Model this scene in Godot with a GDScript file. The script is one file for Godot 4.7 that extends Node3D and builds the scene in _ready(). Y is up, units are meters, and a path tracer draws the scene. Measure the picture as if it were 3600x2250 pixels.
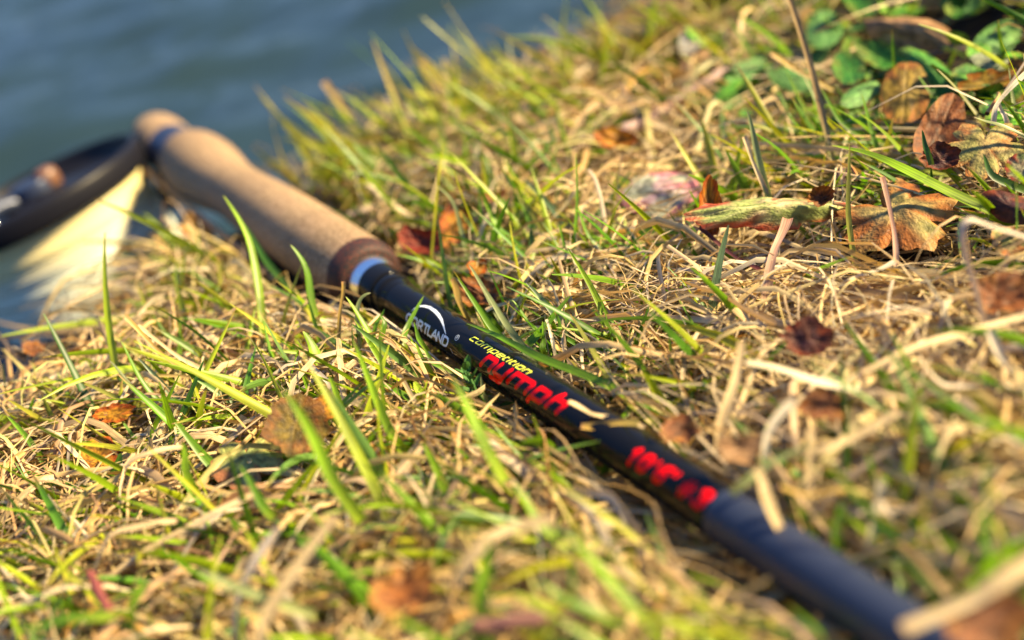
extends Node3D
# A fly rod with its reel lying on a matted grass bank beside a river, seen from close by.

var rng := RandomNumberGenerator.new()
var noise := FastNoiseLite.new()
var fine := FastNoiseLite.new()
var eye := Vector3(0, 0.142, 0)
var cam_basis: Basis
var focal := 0.0
var rod_at := Vector3.ZERO
var tipward := Vector3.ZERO     # along the rod, towards its tip
var leftward := Vector3.ZERO    # level, across the rod
var bank: PackedVector2Array = []
var land: PackedVector2Array = []
var kept_clear: Array[Vector4] = []   # leaves lie on top: little grass grows through them
var M := {}

# ---------------------------------------------------------------- mesh collector
class Sheet:
	var v := PackedVector3Array()
	var n := PackedVector3Array()
	var c := PackedColorArray()
	var t := PackedVector2Array()
	var f := PackedInt32Array()

	func put(p: Vector3, normal: Vector3, color: Color, uv: Vector2) -> int:
		v.append(p)
		n.append(normal)
		c.append(color)
		t.append(uv)
		return v.size() - 1

	func tri(a: int, b: int, d: int) -> void:
		f.append(a)
		f.append(b)
		f.append(d)

	# a lattice of rows x columns of points; wrap closes each row
	func lattice(points: PackedVector3Array, colors: PackedColorArray, uvs: PackedVector2Array, rows: int, columns: int) -> void:
		var first := v.size()
		var acc := PackedVector3Array()
		acc.resize(rows * columns)
		for i in rows - 1:
			for j in columns - 1:
				var a := i * columns + j
				var b := a + 1
				var d := a + columns
				var e := d + 1
				var n1 := (points[d] - points[a]).cross(points[b] - points[a])
				var n2 := (points[d] - points[b]).cross(points[e] - points[b]) * -1.0
				n2 = (points[e] - points[b]).cross(points[d] - points[b]) * -1.0
				for k in [a, b, d]:
					acc[k] += n1
				for k in [b, d, e]:
					acc[k] += n2
				tri(first + a, first + b, first + d)
				tri(first + b, first + e, first + d)
		for k in rows * columns:
			v.append(points[k])
			n.append(acc[k].normalized() if acc[k].length_squared() > 0.0 else Vector3.UP)
			c.append(colors[k])
			t.append(uvs[k])

	func mesh() -> ArrayMesh:
		var a := []
		a.resize(Mesh.ARRAY_MAX)
		a[Mesh.ARRAY_VERTEX] = v
		a[Mesh.ARRAY_NORMAL] = n
		a[Mesh.ARRAY_COLOR] = c
		a[Mesh.ARRAY_TEX_UV] = t
		a[Mesh.ARRAY_INDEX] = f
		var m := ArrayMesh.new()
		m.add_surface_from_arrays(Mesh.PRIMITIVE_TRIANGLES, a)
		return m


func build(called: String, sheet: Sheet, material: Material, parent: Node = self) -> MeshInstance3D:
	var o := MeshInstance3D.new()
	o.name = called
	o.mesh = sheet.mesh()
	o.material_override = material
	parent.add_child(o, true)
	return o


func thing(called: String, label: String, category: String, group := "") -> Node3D:
	var o := Node3D.new()
	o.name = called
	add_child(o, true)
	tag(o, label, category, group)
	return o


func tag(o: Node, label: String, category := "", group := "", kind := "") -> Node:
	if label:
		o.set_meta("label", label)
	if category:
		o.set_meta("category", category)
	if group:
		o.set_meta("group", group)
	if kind:
		o.set_meta("kind", kind)
	return o


# ---------------------------------------------------------------- where things stand
func sight(px: float, py: float) -> Vector3:
	return cam_basis * Vector3((px - 1800.0) / focal, (1125.0 - py) / focal, -1.0)


func at_depth(px: float, py: float, depth: float) -> Vector3:
	return eye + sight(px, py) * depth


func on_bank(px: float, py: float, lift := 0.0) -> Vector3:
	var d := sight(px, py)
	var p := eye + d * (eye.y / -d.y)
	for i in 5:
		var y := litter(p.x, p.z) + lift
		p = eye + d * ((y - eye.y) / d.y)
	return p


func seen(p: Vector3) -> Vector3:
	var q := cam_basis.inverse() * (p - eye)
	if q.z > -0.02:
		return Vector3(-9999, -9999, 0.0)
	return Vector3(1800.0 + q.x / -q.z * focal, 1125.0 - q.y / -q.z * focal, -q.z)


func edge_distance(x: float, z: float) -> float:   # positive on land
	var p := Vector2(x, z)
	var best := 1e9
	for i in bank.size() - 1:
		best = minf(best, p.distance_squared_to(Geometry2D.get_closest_point_to_segment(p, bank[i], bank[i + 1])))
	return sqrt(best) * (1.0 if Geometry2D.is_point_in_polygon(p, land) else -1.0)


func litter(x: float, z: float) -> float:          # top of the matted dead grass
	return soil(x, z) + 0.011


func soil(x: float, z: float) -> float:
	var rise := 0.1 * maxf(0.0, x - 0.05) + 0.06 * maxf(0.0, x - 0.12)
	var bumps := noise.get_noise_2d(x * 900.0, z * 900.0) * 0.0035 + noise.get_noise_2d(x * 260.0 + 40.0, z * 260.0) * 0.006 * smoothstep(0.03, 0.12, absf(x + 0.02))
	var drop := 0.16 * (1.0 - smoothstep(-0.11, 0.012, edge_distance(x, z)))
	return -0.0125 + rise + bumps - drop


func rod_gap(p: Vector3) -> Vector3:               # (along towards tip, sideways to the left, height) seen from the rod's axis
	var d := p - rod_at
	return Vector3(d.dot(tipward), d.dot(leftward), d.y)


func rod_radius(t: float) -> float:
	if t < -0.225:
		return 0.0
	if t < 0.006:
		return 0.0135
	return lerpf(0.0075, 0.0052, smoothstep(0.006, 0.03, t))


# ---------------------------------------------------------------- materials
func paint(color: Color, roughness: float, metallic := 0.0) -> StandardMaterial3D:
	var m := StandardMaterial3D.new()
	m.albedo_color = color.linear_to_srgb()
	m.roughness = roughness
	m.metallic = metallic
	m.cull_mode = BaseMaterial3D.CULL_DISABLED
	return m


func noise_texture(frequency: float, colors: Array, stops: Array, kind := FastNoiseLite.TYPE_SIMPLEX_SMOOTH, size := 512, octaves := 4) -> NoiseTexture2D:
	var t := NoiseTexture2D.new()
	var nz := FastNoiseLite.new()
	nz.noise_type = kind
	nz.frequency = frequency
	nz.fractal_octaves = octaves
	nz.seed = 11
	t.noise = nz
	t.width = size
	t.height = size
	t.seamless = true
	var g := Gradient.new()
	g.offsets = PackedFloat32Array(stops)
	g.colors = PackedColorArray(colors)
	t.color_ramp = g
	return t


func bump_texture(frequency: float, strength: float, size := 512, kind := FastNoiseLite.TYPE_SIMPLEX_SMOOTH) -> NoiseTexture2D:
	var t := NoiseTexture2D.new()
	var nz := FastNoiseLite.new()
	nz.noise_type = kind
	nz.frequency = frequency
	nz.seed = 23
	t.noise = nz
	t.width = size
	t.height = size
	t.seamless = true
	t.as_normal_map = true
	t.bump_strength = strength
	return t


func fibre_image() -> ImageTexture:                # the long veins and small flecks of a grass blade
	var im := Image.create(64, 256, false, Image.FORMAT_RGB8)
	for x in 64:
		var vein := 0.86 + 0.14 * sin(x / 64.0 * TAU * 5.0) * (0.6 + 0.4 * sin(x * 0.37))
		vein -= 0.16 * exp(-pow((x - 32.0) / 2.2, 2.0))
		for y in 256:
			var m := vein + fine.get_noise_2d(x * 2.4, y * 0.55) * 0.2 + fine.get_noise_2d(x * 0.5 + 90.0, y * 2.0) * 0.13
			m = clampf(m, 0.0, 1.0)
			im.set_pixel(x, y, Color(m, m * 0.99, m * 0.97))
	return ImageTexture.create_from_image(im)


func make_materials() -> void:
	M.grass = paint(Color.WHITE, 0.42)
	M.grass.vertex_color_use_as_albedo = true
	M.grass.albedo_texture = fibre_image()
	M.grass.backlight_enabled = true
	M.grass.backlight = Color(0.95, 0.95, 0.6)
	M.grass.metallic_specular = 0.5
	M.straw = M.grass.duplicate()
	M.straw.roughness = 0.55
	M.straw.backlight = Color(0.7, 0.6, 0.4)
	M.leaf = paint(Color.WHITE, 0.5)
	M.leaf.metallic_specular = 0.35
	M.leaf.vertex_color_use_as_albedo = true
	M.leaf.backlight_enabled = true
	M.leaf.backlight = Color(0.5, 0.42, 0.25)
	M.leaf.normal_enabled = true
	M.leaf.normal_texture = bump_texture(0.03, 10.0)
	M.leaf.normal_scale = 0.7
	M.leaf.uv1_scale = Vector3(1.4, 1.4, 1)
	M.wood = paint(Color.WHITE, 0.75)
	M.wood.vertex_color_use_as_albedo = true
	M.soil = paint(Color.WHITE, 0.95)
	M.soil.albedo_texture = noise_texture(0.02, [Color(0.08, 0.055, 0.035), Color(0.16, 0.11, 0.07), Color(0.25, 0.18, 0.11)], [0.2, 0.5, 0.85])
	M.soil.uv1_triplanar = true
	M.soil.uv1_scale = Vector3(9, 9, 9)
	M.cork = paint(Color.WHITE, 0.85)
	M.cork.vertex_color_use_as_albedo = true
	M.cork.albedo_texture = noise_texture(0.035, [Color(0.36, 0.27, 0.2), Color(0.8, 0.76, 0.7), Color(1, 1, 1)], [0.22, 0.42, 0.72])
	M.cork.uv1_triplanar = true
	M.cork.uv1_scale = Vector3(45, 45, 45)
	M.cork.normal_enabled = true
	M.cork.normal_texture = bump_texture(0.06, 6.0)
	M.cork.normal_scale = 0.4
	M.burl = paint(Color.WHITE, 0.7)
	M.burl.albedo_texture = noise_texture(0.05, [Color(0.05, 0.035, 0.045), Color(0.11, 0.07, 0.075), Color(0.18, 0.09, 0.07), Color(0.6, 0.24, 0.08)], [0.25, 0.48, 0.62, 0.8], FastNoiseLite.TYPE_SIMPLEX_SMOOTH, 512, 3)
	M.burl.uv1_triplanar = true
	M.burl.uv1_scale = Vector3(60, 60, 60)
	M.silver = paint(Color(0.86, 0.87, 0.9), 0.22, 1.0)
	M.black_gloss = paint(Color(0.006, 0.006, 0.007), 0.1)
	M.black_gloss.clearcoat_enabled = true
	M.black_gloss.metallic_specular = 0.23
	M.black_gloss.clearcoat = 0.16
	M.black_gloss.clearcoat_roughness = 0.05
	M.black_metal = paint(Color(0.008, 0.008, 0.012), 0.42)
	M.black_metal.metallic_specular = 0.3
	M.blue_metal = paint(Color(0.025, 0.035, 0.07), 0.35, 0.3)
	M.matte_blank = paint(Color(0.016, 0.023, 0.052), 0.45)
	M.knob = paint(Color(0.14, 0.065, 0.035), 0.4)
	M.line = paint(Color.WHITE, 0.5)
	M.line.vertex_color_use_as_albedo = true
	M.printed = M.black_gloss.duplicate()
	M.printed.albedo_color = Color.WHITE
	M.printed.albedo_texture = print_image()
	M.water = paint(Color(0.016, 0.032, 0.033), 0.06)
	M.water.metallic_specular = 0.33
	M.dew = paint(Color(1, 1, 1, 0.0), 0.0)
	M.dew.refraction_enabled = true
	M.dew.refraction_scale = 0.033


# ---------------------------------------------------------------- the print on the rod
const PRINT_FROM := 0.030
const PRINT_TO := 0.160
const ROD_R := 0.00515
var print_im: Image

# t is millimetres along the rod from the cork, v millimetres round it from the top; the whole print runs slightly uphill
func ink(points: Array, width: float, color: Color, widths: Array = []) -> void:
	var w := print_im.get_width()
	var h := print_im.get_height()
	var px := w / ((PRINT_TO - PRINT_FROM) * 1000.0)
	var py := h / (TAU * ROD_R * 1000.0)
	for i in points.size() - 1:
		var a: Vector2 = points[i]
		var b: Vector2 = points[i + 1]
		var wa: float = widths[i] if widths else width
		var wb: float = widths[i + 1] if widths else width
		a.y -= 0.021 * (a.x - 82.0)
		b.y -= 0.021 * (b.x - 82.0)
		var reach := maxf(wa, wb) / 2.0 + 0.15
		var x0 := int((minf(a.x, b.x) - reach - PRINT_FROM * 1000.0) * px)
		var x1 := int((maxf(a.x, b.x) + reach - PRINT_FROM * 1000.0) * px) + 1
		var y0 := int((minf(a.y, b.y) - reach) * py + h / 2.0)
		var y1 := int((maxf(a.y, b.y) + reach) * py + h / 2.0) + 1
		for x in range(maxi(x0, 0), mini(x1, w - 1) + 1):
			for y in range(maxi(y0, 0), mini(y1, h - 1) + 1):
				var p := Vector2((x + 0.5) / px + PRINT_FROM * 1000.0, (y + 0.5 - h / 2.0) / py)
				var k := clampf((p - a).dot(b - a) / maxf((b - a).length_squared(), 1e-9), 0.0, 1.0)
				var d := (p - a.lerp(b, k)).length() - lerpf(wa, wb, k) / 2.0
				var cover := clampf(0.5 - d * px, 0.0, 1.0)
				if cover > 0.0:
					print_im.set_pixel(x, y, print_im.get_pixel(x, y).lerp(color, cover))


func arc(cx: float, cy: float, rx: float, ry: float, from: float, to: float, steps := 14) -> Array:
	var out := []
	for i in steps + 1:
		var a := deg_to_rad(lerpf(from, to, float(i) / steps))
		out.append(Vector2(cx + cos(a) * rx, cy + sin(a) * ry))
	return out


# strokes in a box: x 0..1 across, y 0 (top) .. 1 (base line); each glyph is a list of strokes
func glyph(strokes: Array, left: float, wide: float, top: float, tall: float, slant: float, width: float, color: Color) -> void:
	for s in strokes:
		var pts := []
		for p in s:
			pts.append(Vector2(left + p.x * wide + (1.0 - p.y) * tall * slant, top + p.y * tall))
		ink(pts, width, color)


func P(list: Array) -> Array:                      # [x, y, x, y ...] -> points
	var out := []
	for i in range(0, list.size(), 2):
		out.append(Vector2(list[i], list[i + 1]))
	return out


func print_image() -> ImageTexture:
	print_im = Image.create(2048, 512, false, Image.FORMAT_RGB8)
	print_im.fill(Color(0.006, 0.006, 0.007).linear_to_srgb())
	var white := Color(0.84, 0.89, 0.94)
	var lime := Color(0.88, 0.9, 0.3)
	var red := Color(0.96, 0.02, 0.03)
	# CORTLAND in white
	var cap := {
		"C": [P([0.95, 0.22, 0.78, 0.04, 0.5, 0.0, 0.22, 0.04, 0.04, 0.25, 0.0, 0.5, 0.04, 0.75, 0.22, 0.96, 0.5, 1.0, 0.78, 0.96, 0.95, 0.78])],
		"O": [P([0.5, 0, 0.22, 0.04, 0.04, 0.25, 0, 0.5, 0.04, 0.75, 0.22, 0.96, 0.5, 1, 0.78, 0.96, 0.96, 0.75, 1, 0.5, 0.96, 0.25, 0.78, 0.04, 0.5, 0])],
		"R": [P([0, 1, 0, 0, 0.6, 0, 0.88, 0.08, 0.95, 0.28, 0.88, 0.48, 0.6, 0.56, 0, 0.56]), P([0.55, 0.56, 1, 1])],
		"T": [P([0, 0, 1, 0]), P([0.5, 0, 0.5, 1])],
		"L": [P([0, 0, 0, 1, 1, 1])],
		"A": [P([0, 1, 0.5, 0, 1, 1]), P([0.2, 0.66, 0.8, 0.66])],
		"N": [P([0, 1, 0, 0, 1, 1, 1, 0])],
		"D": [P([0, 0, 0, 1, 0.55, 1, 0.85, 0.9, 1, 0.65, 1, 0.35, 0.85, 0.1, 0.55, 0, 0, 0])],
	}
	var x := 42.6
	for k in "CORTLAND":
		var wide: float = {"C": 2.35, "O": 2.65, "R": 2.0, "T": 2.3, "L": 1.7, "A": 2.5, "N": 2.2, "D": 2.25}[k]
		glyph(cap[k], x, wide, 4.0, 2.25, 0.2, 0.6, white)
		x += wide + (0.25 if k in "TLA" else 0.78)
	# the sweeping line over and under the name
	var sweep := [Vector2(44.3, 3.2), Vector2(44.9, 2.1), Vector2(46.0, 0.9), Vector2(47.6, 0.15), Vector2(49.6, -0.28), Vector2(52.2, -0.2), Vector2(55.0, 0.25), Vector2(57.6, 0.95), Vector2(60.0, 1.95), Vector2(62.7, 3.4)]
	ink(sweep, 0.5, white, [0.12, 0.28, 0.5, 0.72, 0.9, 0.95, 0.88, 0.7, 0.5, 0.26])
	ink([Vector2(66.3, 6.05), Vector2(67.5, 6.85)], 0.14, white)
	# the registered sign
	ink(arc(67.6, 2.75, 0.68, 0.72, 0, 360, 20), 0.13, white)
	glyph(cap.R, 67.35, 0.5, 2.42, 0.66, 0.15, 0.11, white)
	# competition, small and lime; nymph, large and red, both squarish and slanted
	var low := {
		"c": [P([1, 0, 0.12, 0, 0, 0.12, 0, 0.88, 0.12, 1, 1, 1])],
		"o": [P([0.12, 0, 0.88, 0, 1, 0.12, 1, 0.88, 0.88, 1, 0.12, 1, 0, 0.88, 0, 0.12, 0.12, 0])],
		"m": [P([0, 1, 0, 0, 0.92, 0, 1, 0.12, 1, 1]), P([0.5, 0, 0.5, 1])],
		"n": [P([0, 1, 0, 0, 0.88, 0, 1, 0.12, 1, 1])],
		"p": [P([0, 1.45, 0, 0, 0.88, 0, 1, 0.12, 1, 0.88, 0.88, 1, 0.05, 1])],
		"e": [P([0.95, 1, 0.12, 1, 0, 0.88, 0, 0.12, 0.12, 0, 0.88, 0, 1, 0.12, 1, 0.5, 0.05, 0.5])],
		"t": [P([0, -0.28, 0, 0.88, 0.15, 1, 0.8, 1]), P([0, 0, 0.75, 0])],
		"i": [P([0, 0, 0, 1])],
		"y": [P([0, 0, 0, 0.85, 0.15, 1, 1, 1]), P([1, 0, 1, 1.32, 0.85, 1.48, -0.05, 1.48])],
		"h": [P([0, -0.5, 0, 1]), P([0, 0.04, 0.88, 0.04, 1, 0.16, 1, 1])],
	}
	x = 71.9
	for k in "competition":
		var wide: float = {"m": 2.9, "t": 0.95, "i": 0.1, "c": 1.75}.get(k, 1.8)
		glyph(low[k], x, wide, 0.36, 1.15, 0.62, 0.34, lime)
		x += wide + (0.85 if k in "ti" else 0.93)
	glyph(low.n, 80.6, 3.7, 2.55, 2.8, 0.62, 1.2, red)
	glyph(low.y, 86.2, 4.0, 2.55, 2.8, 0.62, 1.2, red)
	glyph(low.m, 92.5, 7.2, 2.55, 2.8, 0.62, 1.2, red)
	glyph(low.p, 102.0, 3.8, 2.55, 2.8, 0.62, 1.2, red)
	glyph(low.h, 108.1, 3.9, 2.55, 2.8, 0.62, 1.2, red)
	# 10'6" #3 in red
	var sl := 0.3
	glyph([P([0, 0.22, 0.55, 0, 0.55, 1])], 136.9, 1.3, 2.7, 3.5, sl, 1.1, red)
	glyph([cap.O[0]], 139.9, 2.1, 2.7, 3.5, sl, 1.1, red)
	glyph([P([0, 0, 0, 0.3])], 143.5, 1.0, 2.6, 3.5, sl, 0.6, red)
	glyph([P([0.95, 0.0, 0.45, 0.1, 0.12, 0.4, 0, 0.7, 0.15, 0.96, 0.5, 1, 0.88, 0.95, 1, 0.7, 0.88, 0.46, 0.5, 0.4, 0.1, 0.55])], 145.0, 2.0, 2.7, 3.5, sl, 1.1, red)
	glyph([P([0, 0, 0, 0.3]), P([1, 0, 1, 0.3])], 148.0, 1.1, 2.6, 3.5, sl, 0.6, red)
	glyph([P([0.3, 0, 0.2, 1]), P([0.75, 0, 0.65, 1]), P([0, 0.33, 1, 0.33]), P([0, 0.68, 1, 0.68])], 151.9, 2.6, 2.7, 3.5, sl, 0.7, red)
	glyph([P([0.05, 0.1, 0.4, 0, 0.85, 0.06, 0.98, 0.26, 0.8, 0.46, 0.45, 0.5, 0.82, 0.54, 1, 0.75, 0.85, 0.94, 0.45, 1, 0, 0.9])], 156.4, 2.1, 2.7, 3.5, sl, 1.1, red)
	return ImageTexture.create_from_image(print_im)


# ---------------------------------------------------------------- strands
# a ribbon through points, folded along its middle; side is the direction across it
func ribbon(sh: Sheet, pts: PackedVector3Array, widths: PackedFloat32Array, cols: PackedColorArray, across: Vector3, fold: float, turn := 0.0) -> void:
	var n := pts.size()
	var side := across
	var u0 := randf_fixed()
	var run := u0 * 7.0
	for i in n:
		var along := (pts[mini(i + 1, n - 1)] - pts[maxi(i - 1, 0)]).normalized()
		if turn != 0.0:
			side = side.rotated(along, turn / n) if along.length_squared() > 0.5 else side
		side = (side - along * side.dot(along)).normalized()
		var up := along.cross(side)
		var w := widths[i] * 0.5
		var lower := up * (-fold * w)
		if i:
			run += (pts[i] - pts[i - 1]).length() * 22.0
		sh.put(pts[i] - side * w, (up + side * fold * 0.9).normalized(), cols[i], Vector2(0.02, run))
		sh.put(pts[i] + lower, up, cols[i], Vector2(0.5, run))
		sh.put(pts[i] + side * w, (up - side * fold * 0.9).normalized(), cols[i], Vector2(0.98, run))
		if i:
			var b := sh.v.size() - 6
			for k in 2:
				sh.tri(b + k, b + k + 1, b + k + 3)
				sh.tri(b + k + 1, b + k + 4, b + k + 3)


var fixed := 0
func randf_fixed() -> float:
	fixed = (fixed * 1103515245 + 12345) & 0x7fffffff
	return float(fixed & 0xffff) / 65535.0


func shade(c: Color, k: float) -> Color:
	return Color(c.r * k, c.g * k, c.b * k)


const STRAW := [Color(0.70, 0.52, 0.24), Color(0.74, 0.61, 0.38), Color(0.64, 0.42, 0.15), Color(0.66, 0.47, 0.28), Color(0.62, 0.34, 0.06), Color(0.72, 0.65, 0.52), Color(0.52, 0.33, 0.16), Color(0.66, 0.52, 0.18), Color(0.38, 0.19, 0.08), Color(0.58, 0.57, 0.18)]
const GREEN := [Color(0.22, 0.44, 0.012), Color(0.16, 0.38, 0.01), Color(0.33, 0.52, 0.015), Color(0.10, 0.27, 0.02), Color(0.44, 0.55, 0.02), Color(0.17, 0.34, 0.07), Color(0.5, 0.52, 0.035)]


func over_rod(pts: PackedVector3Array, clear := 0.0012) -> bool:
	for p in pts:
		var g := rod_gap(p)
		var r := rod_radius(g.x)
		if r > 0.0 and absf(g.y) < r + clear and g.z > -r * 0.9 - 0.001:
			return true
		if r > 0.0 and g.y > 0.0 and g.y < 0.024 and g.z > -r * 0.45 + 1.3 * (g.y - r) and rng.randf() < 0.45:   # pressed down where the rod was laid
			return true
		for q in kept_clear:
			if absf(p.x - q.x) < q.w and (Vector3(q.x, q.y, q.z) - p).length_squared() < q.w * q.w and rng.randf() < 0.6:
				return true
		if g.x < -0.13 and g.y > -0.01 and (p - reel_at() - (eye - reel_at()).normalized() * 0.022).length() < 0.06 and g.z > -0.03:
			return true
	return false


func reel_at() -> Vector3:
	return rod_at - tipward * 0.19 + leftward * 0.055


func dry_strand(sh: Sheet, x: float, z: float, long := false) -> void:
	var n := 15 if long else 11
	var length := rng.randf_range(0.028, 0.078) * (1.4 if rng.randf() < 0.2 else 1.0)
	var width := rng.randf_range(0.00038, 0.0008) if rng.randf() < 0.78 else rng.randf_range(0.0009, 0.0021)
	if long:
		length = rng.randf_range(0.05, 0.1)
		width = rng.randf_range(0.0011, 0.0024)
	var az := 0.5 + noise.get_noise_2d(x * 700.0 + 300.0, z * 700.0) * 3.0 + rng.randfn(0.0, 0.75) + (PI if rng.randf() < 0.5 else 0.0)
	var pitch := rng.randf_range(-0.2, 0.55)
	var bend := rng.randf_range(-1.6, 0.5) / n
	var yaw := rng.randfn(0.0, 1.25) / n
	var kink := rng.randi_range(2, n - 2) if rng.randf() < 0.2 else -1
	var top := litter(x, z)
	var p := Vector3(x, top + (rng.randf_range(-0.004, 0.003) if long else rng.randf_range(-0.010, 0.001)), z)
	var pts := PackedVector3Array()
	var ws := PackedFloat32Array()
	var cs := PackedColorArray()
	var col: Color = STRAW[mini(int(pow(rng.randf(), 1.15) * STRAW.size()), STRAW.size() - 1)]
	var pale := clampf(0.45 + noise.get_noise_2d(x * 450.0 + 77.0, z * 450.0) * 1.6, 0.0, 0.9)
	pale = clampf(pale + 0.7 * mat_of_straw(x, z), 0.0, 1.0)
	col = col.lerp(Color(0.82, 0.66, 0.36) if rng.randf() < 0.65 else Color(0.82, 0.75, 0.6), pale * rng.randf_range(0.5, 1.0))
	col = shade(col, rng.randf_range(0.62, 1.15))
	var end := col.lerp(STRAW[rng.randi() % STRAW.size()], 0.4)
	var cut := rng.randf() < 0.3
	for i in n:
		var u := float(i) / (n - 1)
		pts.append(p)
		ws.append(width * (1.0 if cut else minf(1.0, (1.04 - u) * 2.2)) * (0.85 + 0.15 * sin(u * 9.0 + az)))
		cs.append(col.lerp(end, u))
		if i == kink:
			pitch += rng.randf_range(-1.4, 0.7)
			az += rng.randf_range(-1.3, 1.3)
		var dir := Vector3(cos(az) * cos(pitch), sin(pitch), sin(az) * cos(pitch))
		p += dir * length / (n - 1)
		var ground := top - 0.009
		if p.y < ground:
			p.y = ground + 0.0005
			pitch = absf(pitch) * 0.4
		if p.y > top + 0.007:
			pitch -= 0.5
		pitch += bend
		az += yaw
	if over_rod(pts):
		return
	var across := Vector3(-sin(az), rng.randf_range(-0.7, 0.7), cos(az)).normalized()
	ribbon(sh, pts, ws, cs, across, rng.randf_range(0.1, 0.6), rng.randfn(0.0, 1.2))


func green_blade(sh: Sheet, x: float, z: float, short: bool, warm: float, lush := false) -> void:
	var n := 8
	var length := rng.randf_range(0.012, 0.024) if short else rng.randf_range(0.02, 0.042)
	var width := rng.randf_range(0.0009, 0.0016) if short else rng.randf_range(0.0012, 0.0025)
	var az := PI + rng.randfn(0.0, 1.25)
	var pitch := rng.randf_range(0.2, 1.25)
	var bend := -absf(rng.randfn(0.0, 0.6)) / n
	var yaw := rng.randfn(0.0, 0.25) / n
	var p := Vector3(x, soil(x, z) + rng.randf_range(0.001, 0.006), z)
	var pts := PackedVector3Array()
	var ws := PackedFloat32Array()
	var cs := PackedColorArray()
	var col: Color = GREEN[rng.randi() % GREEN.size()]
	col = shade(col.lerp(Color(0.42, 0.38, 0.05), warm * rng.randf()), rng.randf_range(0.75, 1.15))
	if x < -0.06 and edge_distance(x, z) < 0.035:
		length *= 0.6
	if lush:
		length = rng.randf_range(0.034, 0.058)
		width = rng.randf_range(0.0015, 0.0024)
		col = Color(0.3, 0.52, 0.015).lerp(Color(0.46, 0.58, 0.03), rng.randf()).lerp(Color(0.62, 0.46, 0.06), warm * rng.randf())
	var low := col.lerp(Color(0.5, 0.47, 0.2), rng.randf_range(0.1, 0.7))
	var tip := col if rng.randf() < 0.55 else Color(0.5, 0.3, 0.12)
	for i in n:
		var u := float(i) / (n - 1)
		pts.append(p)
		ws.append(width * minf(1.0, pow(1.03 - u, 0.7) * 1.6) * (0.75 + 0.25 * minf(1.0, u * 4.0)))
		cs.append(low.lerp(col, smoothstep(0.0, 0.45, u)).lerp(tip, smoothstep(0.86, 1.0, u)))
		p += Vector3(cos(az) * cos(pitch), sin(pitch), sin(az) * cos(pitch)) * length / (n - 1)
		pitch += bend
		az += yaw
	if over_rod(pts):
		return
	var a2 := rng.randf() * TAU
	ribbon(sh, pts, ws, cs, Vector3(cos(a2), 0.1, sin(a2)), rng.randf_range(0.25, 0.8), rng.randfn(0.0, 0.6))


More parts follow.
